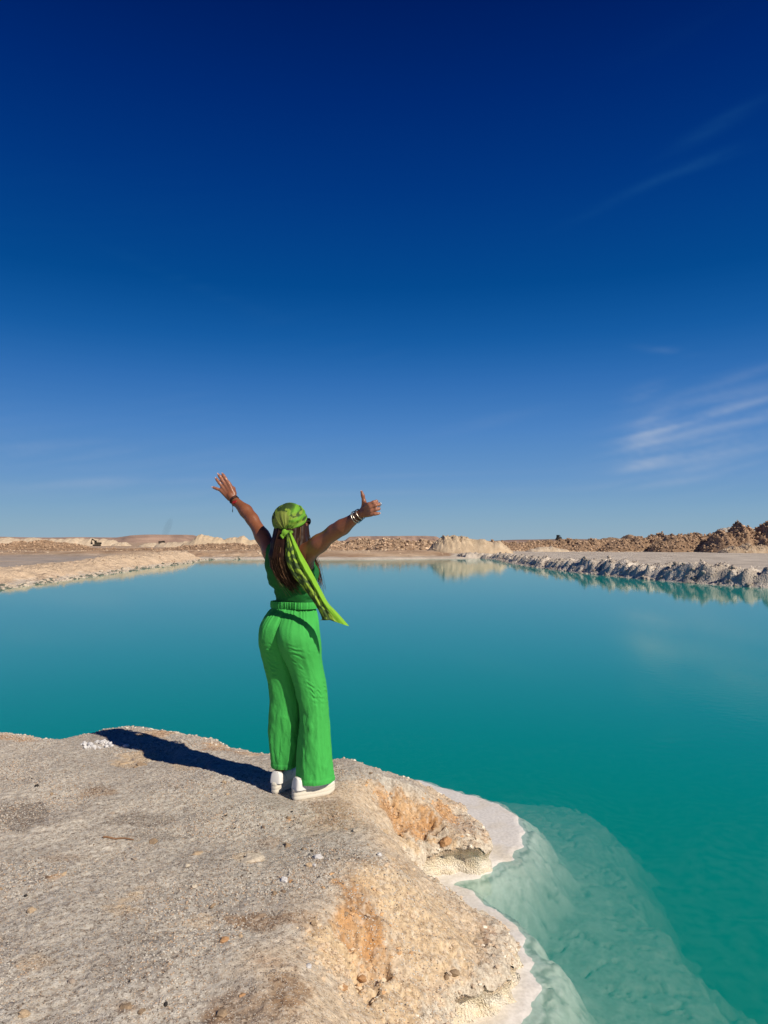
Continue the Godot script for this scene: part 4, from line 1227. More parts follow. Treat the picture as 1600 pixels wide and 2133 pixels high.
	arm_hand(lh, wrl, dl, nl, sl, [0.02, 0.03, 0.08, 0.62], [0.10, 0.06, 0.08, 0.06], [dl * 0.75 - sl * 0.10 - nl * 0.7, dl * 0.8 + sl * 0.25 - nl * 0.4, dl * 0.9 + sl * 0.2], 1.05, tips)
	nets(lh, 0.0034, 0.0030, v, idx)
	var rh := []
	var dr := Vector3(0.58, 0.24, 0.77).normalized()
	var nr := Vector3(-0.30, -0.05, 1.0); nr = (nr - dr * nr.dot(dr)).normalized()
	var sr := dr.cross(nr); if sr.y > 0: sr = -sr
	arm_hand(rh, wrr, dr, nr, sr, [-0.06, 0.0, 0.07, 0.26], [0.80, 0.84, 0.85, 0.5], [-sr * 0.75 + dr * 0.55, -sr * 0.97 + dr * 0.2, -sr * 1.0 + dr * 0.05], 0.90, tips)
	nets(rh, 0.0034, 0.0030, v, idx)
	var c := PackedColorArray()
	for q in v:
		var k := n2.get_noise_3d(q.x * 14.0, q.y * 14.0, q.z * 14.0)
		var t := skin * (1.0 + k * 0.22)
		# palms, knuckles and nails are paler and pinker than the tanned arm
		var hand := maxf(smoothstep(0.02, 0.12, (q - wrl).dot(dl)), smoothstep(0.02, 0.12, (q - wrr).dot(dr)) * (1.0 if q.x > 0.3 else 0.0))
		c.append(t.lerp(Color(0.37, 0.16, 0.10), hand * 0.7))
	put("body", array_mesh(v, idx, c), M.skin, p)
	for t in tips:
		var nv := PackedVector3Array(); var ni := PackedInt32Array()
		nets([[t[0] - t[1] * 0.007 + t[2] * 0.0035, t[0] + t[1] * 0.005 + t[2] * 0.002, 0.0045, 0.0035]], 0.0022, 0.002, nv, ni)
		put("fingernail", array_mesh(nv, ni), M.nail, p)

	# cropped top: the torso's own shape, cut at neck, arms and hem
	var tv := PackedVector3Array(); var ti := PackedInt32Array()
	var cut := func(q: Vector3, d: float) -> float:
		d += (sin(q.y * 150.0 + n2.get_noise_3d(q.x * 5.0, q.y * 3.0, q.z * 5.0) * 7.0) * 0.0032 + 0.002) * smoothstep(1.30, 1.2, q.y) * clampf(n1.get_noise_3d(q.x * 7.0 + 4.0, q.y * 9.0, q.z * 7.0) * 2.0 + 0.5, 0.0, 1.0)
		var hem := 1.104 + q.x * 0.05 - q.y
		var scoop := (Vector2((q.x + 0.022) / 0.074, (q.y - 1.46) / (0.235 if q.z > 0.04 + q.x * 0.45 else 0.15)).length() - 1.0) * 0.074
		var al := (q - Vector3(-0.190, 1.412, -0.02)).length() - 0.082
		var ar := (q - Vector3(0.155, 1.395, 0.14)).length() - 0.098
		return maxf(maxf(d, hem), maxf(-scoop, maxf(-al, maxf(-ar, q.y - 1.475))))
	nets(torso + [[Vector3(-0.08, 1.385, 0.01), shl, 0.05, 0.048], [Vector3(0.05, 1.38, 0.085), shr, 0.052, 0.054], [Vector3(-0.075, 1.42, 0.025), Vector3(-0.005, 1.465, 0.045), 0.035, 0.035], [Vector3(0.055, 1.415, 0.085), Vector3(-0.005, 1.465, 0.045), 0.035, 0.035]], 0.0065, 0.010, tv, ti, 0.0065, cut)
	put("top", array_mesh(tv, ti), M.tank, p)

	make_trousers(p)
	make_hair(p, hc, f, r)
	make_scarf(p, hc)
	make_shoe(p, "shoe", Vector3(0.026, 0.0, 0.088), Vector2(0.80, -0.60), 1.0)
	make_shoe(p, "shoe", Vector3(-0.098, 0.0, -0.018), Vector2(0.40, -0.917), 1.0)

	# jewellery
	ring(p, "bracelet", wrl.lerp(ell, 0.07), (wrl - ell).normalized(), 0.0275, 0.0035, M.cord)
	ring(p, "bracelet", wrl.lerp(ell, 0.20), Vector3(-0.35, 0.85, 0.1), 0.0305, 0.0022, M.beads)
	ring(p, "bracelet", wrl.lerp(ell, 0.11), (wrl - ell).normalized() + Vector3(0.2, 0, 0.1), 0.0285, 0.003, M.dark)
	var disc_v := PackedVector3Array(); var disc_i := PackedInt32Array()
	var dc := wrl.lerp(ell, 0.19) + Vector3(-0.002, -0.004, 0.026)
	nets([[dc + Vector3(-0.008, -0.002, 0), dc + Vector3(0.008, 0.003, 0), 0.010, 0.010]], 0.003, 0.003, disc_v, disc_i)
	put("bracelet_pendant", array_mesh(disc_v, disc_i), M.red, p)
	var cv := PackedVector3Array(); var ci := PackedInt32Array()
	var hang := wrl.lerp(ell, 0.17) + Vector3(-0.018, -0.022, 0.012)
	tube(cv, ci, PackedVector3Array([hang, hang + Vector3(0.003, -0.02, 0), hang + Vector3(0.002, -0.036, 0), hang + Vector3(0.002, -0.045, 0)]), PackedFloat32Array([0.0015, 0.0012, 0.0025, 0.0015]), 6)
	put("bracelet_cord", array_mesh(cv, ci), M.dark, p)
	for k in 4:
		ring(p, "bangle", wrr.lerp(elr, 0.05 + 0.055 * k), (wrr - elr).normalized() + Vector3(0.1 * sin(k * 2.0), 0.06 * cos(k * 3.0), 0), 0.031 + 0.0012 * k, 0.0021, M.silver if k != 1 else M.dark)
	ring(p, "finger_ring", rh[9][0].lerp(rh[9][1], 0.5), (rh[9][1] - rh[9][0]).normalized(), 0.0105, 0.0018, M.silver)

	# sunglasses
	var g := Node3D.new(); g.name = "sunglasses"; p.add_child(g)
	for s in [-1.0, 1.0]:
		var lv := PackedVector3Array(); var li := PackedInt32Array()
		var e: Vector3 = hc + f * 0.098 + r * 0.034 * s + Vector3(0, -0.002, 0)
		nets([[e - r * 0.014 - f * 0.003 * 0, e + r * 0.014, 0.021, 0.021]], 0.004, 0.003, lv, li)
		for i in lv.size(): lv[i] -= f * (lv[i] - e).dot(f) * 0.85
		put("lens", array_mesh(lv, li), M.glass, g)
		var av := PackedVector3Array(); var ai := PackedInt32Array()
		tube(av, ai, PackedVector3Array([e + r * 0.03 * s, hc + f * 0.06 + r * 0.086 * s, hc + r * 0.094 * s]), PackedFloat32Array([0.0045, 0.004, 0.003]), 6)
		put("temple", array_mesh(av, ai), M.dark, g)

func ring(p: Node, called: String, at: Vector3, axis: Vector3, r: float, thick: float, m: Material) -> void:
	axis = axis.normalized()
	var s := axis.cross(Vector3(0.2, 0.3, 0.9)).normalized(); var t := axis.cross(s)
	var pts := PackedVector3Array(); var rad := PackedFloat32Array()
	for i in 28:
		var a := TAU * i / 28
		pts.append(at + (s * cos(a) + t * sin(a)) * r); rad.append(thick)
	var v := PackedVector3Array(); var idx := PackedInt32Array()
	tube(v, idx, pts, rad, 7, true)
	put(called, array_mesh(v, idx), m, p)

func make_trousers(p: Node) -> void:
	var t := Node3D.new(); t.name = "trousers"; p.add_child(t)
	var right := [[1.10, 0.040, 0.084, -0.060, 0.066], [1.065, 0.040, 0.100, -0.040, 0.086], [1.03, 0.041, 0.113, -0.008, 0.108], [0.985, 0.040, 0.124, 0.018, 0.132], [0.93, 0.044, 0.129, 0.028, 0.138], [0.86, 0.056, 0.124, 0.028, 0.130], [0.80, 0.070, 0.112, 0.02, 0.116], [0.74, 0.088, 0.101, 0.012, 0.106], [0.66, 0.108, 0.096, 0.006, 0.10], [0.60, 0.120, 0.090, 0.002, 0.096], [0.507, 0.134, 0.085, 0.0, 0.092], [0.411, 0.139, 0.085, 0.0, 0.093], [0.30, 0.140, 0.092, 0.0, 0.098], [0.20, 0.142, 0.100, 0.0, 0.104], [0.08, 0.145, 0.107, 0.0, 0.110]]
	var left := [[1.10, -0.012, 0.090, -0.070, 0.064], [1.065, -0.032, 0.100, -0.055, 0.082], [1.03, -0.056, 0.103, -0.034, 0.104], [0.985, -0.074, 0.107, -0.025, 0.122], [0.93, -0.084, 0.107, -0.03, 0.124], [0.86, -0.085, 0.103, -0.04, 0.115], [0.757, -0.072, 0.098, -0.058, 0.104], [0.644, -0.050, 0.096, -0.075, 0.096], [0.531, -0.040, 0.097, -0.085, 0.09], [0.419, -0.044, 0.097, -0.09, 0.09], [0.307, -0.044, 0.094, -0.095, 0.09], [0.195, -0.046, 0.080, -0.095, 0.084], [0.13, -0.047, 0.071, -0.098, 0.078]]
	for k in 2:
		var rows: Array = [right, left][k]
		var seed_ := 40.0 * k
		var bump := func(a: float, y: float) -> float:
			var c := cos(a); var s := sin(a)
			var d := 0.0065 * exp(-(1.075 - y) / 0.055) * smoothstep(1.085, 1.06, y) * cos(a * 22.0 + 5.0 * n3.get_noise_2d(c * 1.5 + seed_, s * 1.5))
			d += 0.003 * exp(-(1.10 - y) / 0.2) * cos(a * 9.0 + 3.0 * n3.get_noise_2d(c * 1.1 + seed_, s * 1.1 + y * 2.0))
			d += 0.006 * n1.get_noise_3d(c * 1.0 + seed_, y * 3.0, s * 1.0)
			# seat
			var back := a - (1.75 if k == 0 else 1.95)
			d += 0.014 * exp(-back * back / 0.45) * exp(-pow((y - 0.915) / 0.085, 2.0))
			# a few creases across the back of the thigh
			var wr := clampf(n1.get_noise_3d(c * 1.5 + seed_ + 9.0, y * 5.0, s * 1.5) * 3.0 - 0.25, 0.0, 1.0)
			d += 0.0026 * wr * sin(y * 190.0 + c * 6.0 + 5.0 * n2.get_noise_2d(a * 2.0, y * 9.0)) * smoothstep(0.45, 0.6, y) * (1.0 - smoothstep(0.86, 0.95, y))
			# long soft drapes towards the hem
			var low := smoothstep(0.62, 0.15, y)
			d += low * (0.0055 * sin(a * 4.0 + 1.2 + y * 2.0 + seed_) + 0.0022 * sin(a * 9.0 + y * 4.0 + seed_ + 3.0 * n3.get_noise_2d(a, y * 3.0)))
			# slanting pulls from knee to hem
			d += 0.0046 * smoothstep(0.7, 0.4, y) * sin(a * 2.6 + y * 21.0 + 4.0 * n1.get_noise_2d(c * 1.2 + seed_, y * 2.0)) * clampf(0.3 + 1.6 * n1.get_noise_2d(a * 1.3 + seed_, y * 5.0), 0.0, 1.0)
			d += 0.0014 * n2.get_noise_3d(c * 3.0 + seed_, y * 16.0, s * 3.0)
			return d
		var bottom := 0.088 if k == 0 else 0.137
		var leg := put("trouser_leg", loft(rows, 150, 260, 1.085, bottom, bump), M.linen, t)
		# a stitched hem
		var b := bottom
		var hem_rows := [[b + 0.03] + table(rows, b + 0.03).slice(1), [b] + table(rows, b).slice(1)]
		var hem := func(a: float, y: float) -> float:
			return float(bump.call(a, y)) + 0.0025 * sin((y - b) / 0.03 * PI) + 0.0006
		put("hem", loft(hem_rows, 150, 7, b + 0.03, b - 0.001, hem), M.linen, leg)
	# gathered waistband
	var mid := Vector3(0.01, 0, -0.035)
	var girth := PackedFloat32Array()
	for j in 5:
		var y := 1.119 - 0.0100 * j
		var rr := table(right, y); var rl := table(left, y)
		for i in 120:
			var dir := Vector3(cos(TAU * i / 120), 0, sin(TAU * i / 120))
			var r := 0.20
			while r > 0.05:
				var q := mid + dir * r
				var sp := Vector2(q.x - clampf(q.x, -0.035, 0.06), q.z - lerpf(-0.085, -0.045, clampf((q.x + 0.035) / 0.095, 0.0, 1.0)))
				if sp.length() < 0.096: break
				if pow(absf((q.x - rr[1]) / rr[2]), 2.3) + pow(absf((q.z - rr[3]) / rr[4]), 2.3) < 1.0 or pow(absf((q.x - rl[1]) / rl[2]), 2.3) + pow(absf((q.z - rl[3]) / rl[4]), 2.3) < 1.0: break
				r -= 0.001
			girth.append(r)
	var even := girth.duplicate()
	for k in girth.size():
		var row := k / 120 * 120
		var sum := 0.0
		for m in range(-5, 6): sum += girth[row + (k % 120 + m + 120) % 120]
		even[k] = maxf(sum / 11.0, girth[k] - 0.004)
	var band_v := PackedVector3Array()
	for j in 15:
		for i in 240:
			var a := TAU * i / 240
			var f := j / 14.0 * 4.0
			var j0 := mini(int(f), 3)
			var r := lerpf(even[j0 * 120 + i / 2], even[(j0 + 1) * 120 + i / 2], f - j0)
			r += 0.002 + 0.0036 * cos(a * 52.0 + 6.0 * n3.get_noise_2d(cos(a) * 2.0, sin(a) * 2.0)) + 0.003 * sin(j / 14.0 * PI)
			band_v.append(mid + Vector3(cos(a) * r, 1.119 - 0.040 * j / 14.0, sin(a) * r))
	put("waistband", sheet(band_v, 240, 15, true), M.linen, t)
	# side pocket
	var pv := PackedVector3Array(); var pi_ := PackedInt32Array()
	tube(pv, pi_, PackedVector3Array([Vector3(0.146, 0.985, 0.06), Vector3(0.162, 0.93, 0.066), Vector3(0.168, 0.875, 0.062), Vector3(0.170, 0.855, 0.055)]), PackedFloat32Array([0.003, 0.0045, 0.005, 0.003]), 7)
	put("pocket", array_mesh(pv, pi_), M.linen, t)

func make_hair(p: Node, hc: Vector3, f: Vector3, r: Vector3) -> void:
	var guides := [
		[Vector3(-0.070, 1.545, 0.085), Vector3(-0.084, 1.44, 0.122), Vector3(-0.092, 1.365, 0.138), Vector3(-0.066, 1.29, 0.142), Vector3(-0.005, 1.215, 0.138)],
		[Vector3(-0.050, 1.54, 0.12), Vector3(-0.064, 1.44, 0.150), Vector3(-0.070, 1.36, 0.160), Vector3(-0.038, 1.28, 0.158), Vector3(0.026, 1.205, 0.148)],
		[Vector3(-0.010, 1.54, 0.135), Vector3(-0.026, 1.44, 0.164), Vector3(-0.030, 1.36, 0.172), Vector3(-0.002, 1.28, 0.166), Vector3(0.044, 1.212, 0.154)],
		[Vector3(0.030, 1.55, 0.125), Vector3(0.022, 1.44, 0.162), Vector3(0.024, 1.36, 0.172), Vector3(0.040, 1.28, 0.166), Vector3(0.062, 1.225, 0.150)],
		[Vector3(0.066, 1.57, 0.08), Vector3(0.066, 1.47, 0.125), Vector3(0.058, 1.40, 0.155), Vector3(0.060, 1.33, 0.160), Vector3(0.074, 1.26, 0.150)],
		[Vector3(0.078, 1.585, 0.03), Vector3(0.080, 1.50, 0.06), Vector3(0.072, 1.43, 0.13), Vector3(0.068, 1.37, 0.155), Vector3(0.078, 1.30, 0.150)]]
	var lock := [[Vector3(0.078, 1.55, 0.01), Vector3(0.095, 1.46, 0.0), Vector3(0.128, 1.36, -0.012), Vector3(0.148, 1.285, -0.02), Vector3(0.164, 1.215, -0.02)],
		[Vector3(0.082, 1.56, -0.005), Vector3(0.105, 1.46, -0.025), Vector3(0.136, 1.36, -0.04), Vector3(0.156, 1.29, -0.04), Vector3(0.169, 1.20, -0.035)]]
	var v := PackedVector3Array(); var idx := PackedInt32Array(); var c := PackedColorArray()
	var q := RandomNumberGenerator.new(); q.seed = 99
	# a body of hair under the strands
	var core := []
	for g in guides:
		var s := spline(g, 6)
		for i in 5: core.append([s[i] - Vector3(0, 0, 0.014), s[i + 1] - Vector3(0, 0, 0.014), [0.026, 0.026, 0.024, 0.02, 0.014][i], [0.026, 0.024, 0.02, 0.014, 0.004][i]])
	core.append([hc - f * 0.01, hc - Vector3(0, 0.03, 0), 0.074, 0.07])
	nets(core, 0.009, 0.006, v, idx)
	for i in v.size(): c.append(Color(0.030, 0.015, 0.009))
	for k in 900:
		var set_: Array = guides if k < 780 else lock
		var a := q.randf() * (set_.size() - 1)
		var g0: Array = set_[int(a)]; var g1: Array = set_[mini(int(a) + 1, set_.size() - 1)]
		var off := Vector3(q.randfn(0, 0.006), q.randfn(0, 0.008), q.randf_range(-0.006, 0.010))
		if q.randf() < 0.06: off *= 2.6
		var wav := q.randf() * TAU
		var mixed := []
		for i in 5:
			mixed.append((g0[i] as Vector3).lerp(g1[i], a - int(a)) + off * (0.6 + 0.2 * i) + Vector3(sin(wav + i * 1.1), 0, cos(wav + i)) * 0.0035 * i * 0.5)
		var end := q.randf_range(0.78, 1.0) if q.randf() < 0.8 else 1.0
		if end == 1.0: mixed[4] += Vector3(q.randf_range(-0.01, 0.035), q.randf_range(-0.035, 0.01), 0.0)
		var s := spline(mixed, 16)
		var pts := PackedVector3Array(); var rad := PackedFloat32Array()
		for i in int(16 * end):
			pts.append(s[i]); rad.append(lerpf(0.0017, 0.0005, float(i) / 15.0))
		var n0 := v.size()
		tube(v, idx, pts, rad, 4)
		var light := q.randf() < (0.20 if a < 2.2 and k < 780 else 0.10)
		var tone := Color(0.24, 0.13, 0.07) if light else Color(0.022, 0.011, 0.006).lerp(Color(0.055, 0.027, 0.014), q.randf())
		for i in v.size() - n0: c.append(tone)
	put("hair", array_mesh(v, idx, c), M.hair, p)

var lime := Color(0.40, 0.62, 0.035)
var olive := Color(0.04, 0.085, 0.012)

func print_at(a: float, b: float, big := 1.0) -> Color:
	# the scarf's print: rounded yellow-green spots over dark olive, a few black twigs
	var w := Vector2(a + n2.get_noise_2d(a * 0.9, b * 0.9) * 0.35, b + n2.get_noise_2d(a * 0.9 + 50.0, b * 0.9) * 0.35)
	var best := 9.0
	var gx := floorf(w.x); var gy := floorf(w.y)
	for i in range(-1, 2):
		for j in range(-1, 2):
			var h := hash(Vector2i(int(gx) + i, int(gy) + j))
			var o := Vector2(gx + i + 0.5 + (h % 100 - 50) * 0.006, gy + j + 0.5 + (h / 100 % 100 - 50) * 0.006)
			var r := 0.20 + (h / 10000 % 100) * 0.0034
			best = minf(best, (w - o).length() / r)
	var c := olive.lerp(Color(0.27, 0.42, 0.035), 1.0 - smoothstep(0.88, 1.1, best))
	return c

func make_scarf(p: Node, hc: Vector3) -> void:
	var s := Node3D.new(); s.name = "headscarf"; p.add_child(s)
	var knot := Vector3(-0.012, 1.524, 0.153)
	var ce := Vector3(-0.007, 1.599, 0.048)
	var rad := Vector3(0.103, 0.100, 0.114)
	var ax := ((knot - ce) / rad).normalized()
	var e1 := ax.cross(Vector3(0, 0, -1)).normalized(); var e2 := ax.cross(e1)
	var nu := 150; var nv := 80
	var v := PackedVector3Array(); var c := PackedColorArray()
	for j in nv:
		for i in nu:
			var a := TAU * i / nu
			var side := e1 * cos(a) + e2 * sin(a)
			# how far this fold runs before it meets the hairline
			var most := 2.55
			for k in 40:
				var t := 0.10 + k * 0.0625
				var d := ax * cos(t) + side * sin(t)
				var q := ce + d * rad
				if q.y < 1.526 - (q.z - 0.155) * 0.30 + (0.006 if q.x > 0 else 0.0):
					most = maxf(t, 0.16); break
			var t2 := lerpf(0.03, most, pow(float(j) / (nv - 1), 0.8))
			var dir := ax * cos(t2) + side * sin(t2)
			var fold := exp(-t2 / 0.75) * (0.050 * sin(a * 11.0 + 2.5 * n3.get_noise_1d(a * 2.0)) + 0.022 * sin(a * 23.0)) * smoothstep(0.03, 0.25, t2)
			fold += 0.016 * n2.get_noise_3d(dir.x * 2.2, dir.y * 2.2, dir.z * 2.2)
			# rolled folds running round to the temple on the right
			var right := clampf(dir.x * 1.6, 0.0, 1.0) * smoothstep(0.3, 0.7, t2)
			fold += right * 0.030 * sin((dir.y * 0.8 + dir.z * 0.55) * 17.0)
			var edge := smoothstep(0.84, 1.0, float(j) / (nv - 1))
			fold += 0.05 * sin(edge * PI)
			v.append(ce + dir * rad * (1.0 + fold) - (dir * 0.012 if j == nv - 1 else Vector3.ZERO))
			var col := print_at(dir.x * 3.6 + 3.0, dir.y * 3.6 + dir.z * 1.6)
			# the plain gauzy part gathered above the knot
			var pl := (Vector2((v[-1].x + 0.042) / 0.048, (v[-1].y - 1.600) / 0.052).length() + n2.get_noise_2d(dir.x * 4.0, dir.y * 4.0) * 0.15) if dir.z > 0.0 else 9.0
			col = col.lerp(Color(0.27, 0.34, 0.055), 1.0 - smoothstep(0.85, 1.05, pl))
			if dir.y < -0.15 and pl > 1.0: col = col.lerp(Color(0.16, 0.34, 0.03), 0.6)
			col *= Color(0.8, 0.8, 0.8)
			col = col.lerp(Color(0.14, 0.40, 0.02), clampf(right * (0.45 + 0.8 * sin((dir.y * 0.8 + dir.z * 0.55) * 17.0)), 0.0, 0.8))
			c.append(col)
	put("wrap", sheet(v, nu, nv, true, c), M.scarf, s)
	# the knot
	var kv := PackedVector3Array(); var ki := PackedInt32Array()
	nets([[knot + Vector3(-0.016, 0.003, 0.006), knot + Vector3(0.030, 0.004, 0.010), 0.010, 0.011], [knot + Vector3(-0.010, 0.012, 0.002), knot + Vector3(0.004, -0.012, 0.012), 0.010, 0.010], [knot + Vector3(-0.012, -0.002, 0.008), knot + Vector3(-0.030, -0.016, 0.008), 0.005, 0.004], [knot + Vector3(-0.030, -0.016, 0.008), knot + Vector3(-0.018, -0.030, 0.010), 0.004, 0.004], [knot + Vector3(-0.018, -0.030, 0.010), knot + Vector3(-0.006, -0.012, 0.012), 0.004, 0.004]], 0.0035, 0.003, kv, ki)
	var kc := PackedColorArray()
	for q in kv: kc.append(Color(0.20, 0.46, 0.03).lerp(olive, clampf(n2.get_noise_3d(q.x * 30.0, q.y * 30.0, q.z * 30.0) * 2.0, 0.0, 0.8)))
	put("knot", array_mesh(kv, ki, kc), M.scarf, s)
	# the long tail: a printed panel and a bright rolled edge, blown out to the right
	var path := [Vector3(0.004, 1.518, 0.168), Vector3(0.022, 1.443, 0.192), Vector3(0.038, 1.385, 0.206), Vector3(0.075, 1.315, 0.216), Vector3(0.120, 1.249, 0.220), Vector3(0.169, 1.174, 0.222), Vector3(0.213, 1.102, 0.225), Vector3(0.266, 1.026, 0.228)]
	var half := [0.016, 0.036, 0.048, 0.052, 0.045, 0.037, 0.036, 0.058]
	var nl := 150; var nw := 40
	var ctr := spline(path, nl); var hw := spline(half, nl)
	var tv := PackedVector3Array(); var tc := PackedColorArray()
	for i in nl:
		var t := float(i) / (nl - 1)
		var d: Vector3 = ((ctr[mini(i + 1, nl - 1)] as Vector3) - ctr[maxi(i - 1, 0)]).normalized()
		var across := Vector3(0, 0, 1).cross(d).normalized()
		if across.x < 0: across = -across
		var out := d.cross(across).normalized()
		if out.z < 0: out = -out
		for j in nw:
			var u := float(j) / (nw - 1) * 2.0 - 1.0
			var z := 0.016 * (1.0 - u * u) - 0.010 * smoothstep(-0.3, -1.0, u)
			# the bright fold on the right lies over the panel like a roll
			var roll := smoothstep(0.30, 0.42, u)
			z += roll * 0.014 * sin(clampf((u - 0.30) / 0.70, 0.0, 1.0) * PI)
			z += 0.004 * sin(u * 9.0 + t * 6.0) * smoothstep(0.05, 0.3, t) + 0.005 * n2.get_noise_2d(u * 2.0, t * 8.0)
			var e: float = hw[i]
			var tipped := smoothstep(0.90, 1.0, t)
			var q: Vector3 = ctr[i] + across * e * u + out * z
			# the end is cut on the slant, its right corner hanging lowest
			q += d * tipped * (0.055 * u - 0.012) + d * tipped * 0.02 * absf(u + 0.2)
			tv.append(q)
			var col := print_at(u * 2.0 + 1.0 + 0.5 * sin(t * 9.0), t * 11.0)
			var twig := smoothstep(0.05, 0.025, absf(n3.get_noise_2d(u * 1.1 + 4.0, t * 7.0 + u * 0.6))) * smoothstep(0.38, 0.45, t) * (1.0 - smoothstep(0.66, 0.74, t))
			col = col.lerp(Color(0.015, 0.03, 0.015), twig)
			col = col.lerp(Color(0.21, 0.47, 0.02), smoothstep(0.26, 0.34, u))
			if u > 0.24 and u < 0.30: col = col.lerp(olive, 0.6)
			tc.append(col)
	put("tail", sheet(tv, nw, nl, false, tc), M.scarf, s)

func make_shoe(p: Node, called: String, heel: Vector3, dir: Vector2, size: float) -> void:
	var o := Node3D.new(); o.name = called
	p.add_child(o, true)
	var d := Vector3(dir.x, 0, dir.y).normalized(); var w := Vector3(-d.z, 0, d.x)
	o.transform = Transform3D(Basis(d, Vector3.UP, w), heel)
	var length := 0.272
	var outline := func(a: float, grow: float) -> Vector2:      # a 0 at the toe, PI at the heel
		var x := cos(a); var z := sin(a)
		var half := lerpf(0.039, 0.050, smoothstep(-0.6, 0.55, x))
		var k := 1.0 / pow(pow(absf(x), 2.8) + pow(absf(z), 2.8), 1.0 / 2.8)
		return Vector2(length * 0.5 + x * k * (length * 0.5 + grow), z * k * (half + grow) + 0.004 * sin(x * 2.0))
	var prof := [[-0.004, -0.010], [0.002, -0.003], [0.008, 0.0], [0.022, 0.001], [0.0245, -0.003], [0.027, 0.001], [0.042, 0.001], [0.0445, -0.003], [0.047, 0.001], [0.057, 0.0], [0.064, -0.003], [0.066, -0.009]]
	var n := 72
	var v := PackedVector3Array()
	for row in prof:
		for i in n:
			var q: Vector2 = outline.call(TAU * i / n, row[1])
			var lift: float = 0.012 * smoothstep(0.75, 1.0, q.x / length) * (1.0 - row[0] / 0.06)
			v.append(Vector3(q.x, row[0] + lift, q.y))
	for i in n: v.append(Vector3(length * 0.5, 0.066, 0))
	put("sole", sheet(v, n, prof.size() + 1, true), M.sole, o)
	# upper: cross-sections from heel to toe
	var uv := PackedVector3Array()
	var ns := 46; var na := 31
	for i in ns:
		var s := clampf(float(i - 1) / (ns - 3), 0.0, 1.0)
		var shut := 0.0 if i == 0 or i == ns - 1 else 1.0
		var x := length * lerpf(0.016, 0.975, s)
		var hx := absf(x / length - 0.5) * 2.0
		var side := lerpf(0.043, 0.049, smoothstep(0.25, 0.75, s)) * pow(maxf(0.0, 1.0 - pow(hx, 9.0 if x < length * 0.5 else 4.5)), 0.40)
		var high := lerpf(0.088, 0.056, smoothstep(0.30, 0.86, s)) - 0.055 * pow(smoothstep(0.80, 1.0, s), 2.2) * 0.6 + 0.006 * (1.0 - smoothstep(0.0, 0.2, s))
		for k in na:
			var a := PI * k / (na - 1)
			var z := cos(a)
			z = signf(z) * pow(absf(z), 0.6) * side * shut
			var y := 0.058 + high * 0.72 * pow(sin(a), 0.62)
			y += 0.0012 * n2.get_noise_2d(s * 14.0, z * 90.0)
			uv.append(Vector3(x + 0.012 * sin(a) * (1.0 - smoothstep(0.0, 0.2, s)), y, z))
	var up := put("upper", sheet(uv, na, ns, false), M.upper, o)
	# stitched seams of the heel counter and the side panel
	var grid := func(i: int, k: int) -> Vector3: return uv[clampi(i, 0, ns - 1) * na + clampi(k, 0, na - 1)]
	for line in [[[1, 10], [2, 15], [1, 20]], [[12, 1], [10, 5], [7, 8], [3, 10]], [[12, 29], [10, 25], [7, 22], [3, 20]], [[20, 2], [24, 6], [26, 10], [24, 13]], [[20, 28], [24, 24], [26, 20], [24, 17]]]:
		var pts := []
		for q in line: pts.append((grid.call(q[0], q[1]) as Vector3) + ((grid.call(q[0], q[1]) as Vector3) - Vector3(length * 0.45, 0.06, 0)).normalized() * 0.0006)
		var sp := spline(pts, 14)
		var pp := PackedVector3Array(); var rr := PackedFloat32Array()
		for q in sp: pp.append(q); rr.append(0.0011)
		var sv := PackedVector3Array(); var si := PackedInt32Array()
		tube(sv, si, pp, rr, 5)
		put("seam", array_mesh(sv, si), M.seam, up)
	for k in 5:
		var i := 22 + k * 3
		var pp := PackedVector3Array(); var rr := PackedFloat32Array()
		for m in range(11, 20): pp.append((grid.call(i, m) as Vector3) + Vector3(0, 0.002, 0)); rr.append(0.003)
		var sv := PackedVector3Array(); var si := PackedInt32Array()
		tube(sv, si, pp, rr, 6)
		put("lace", array_mesh(sv, si), M.upper, o)

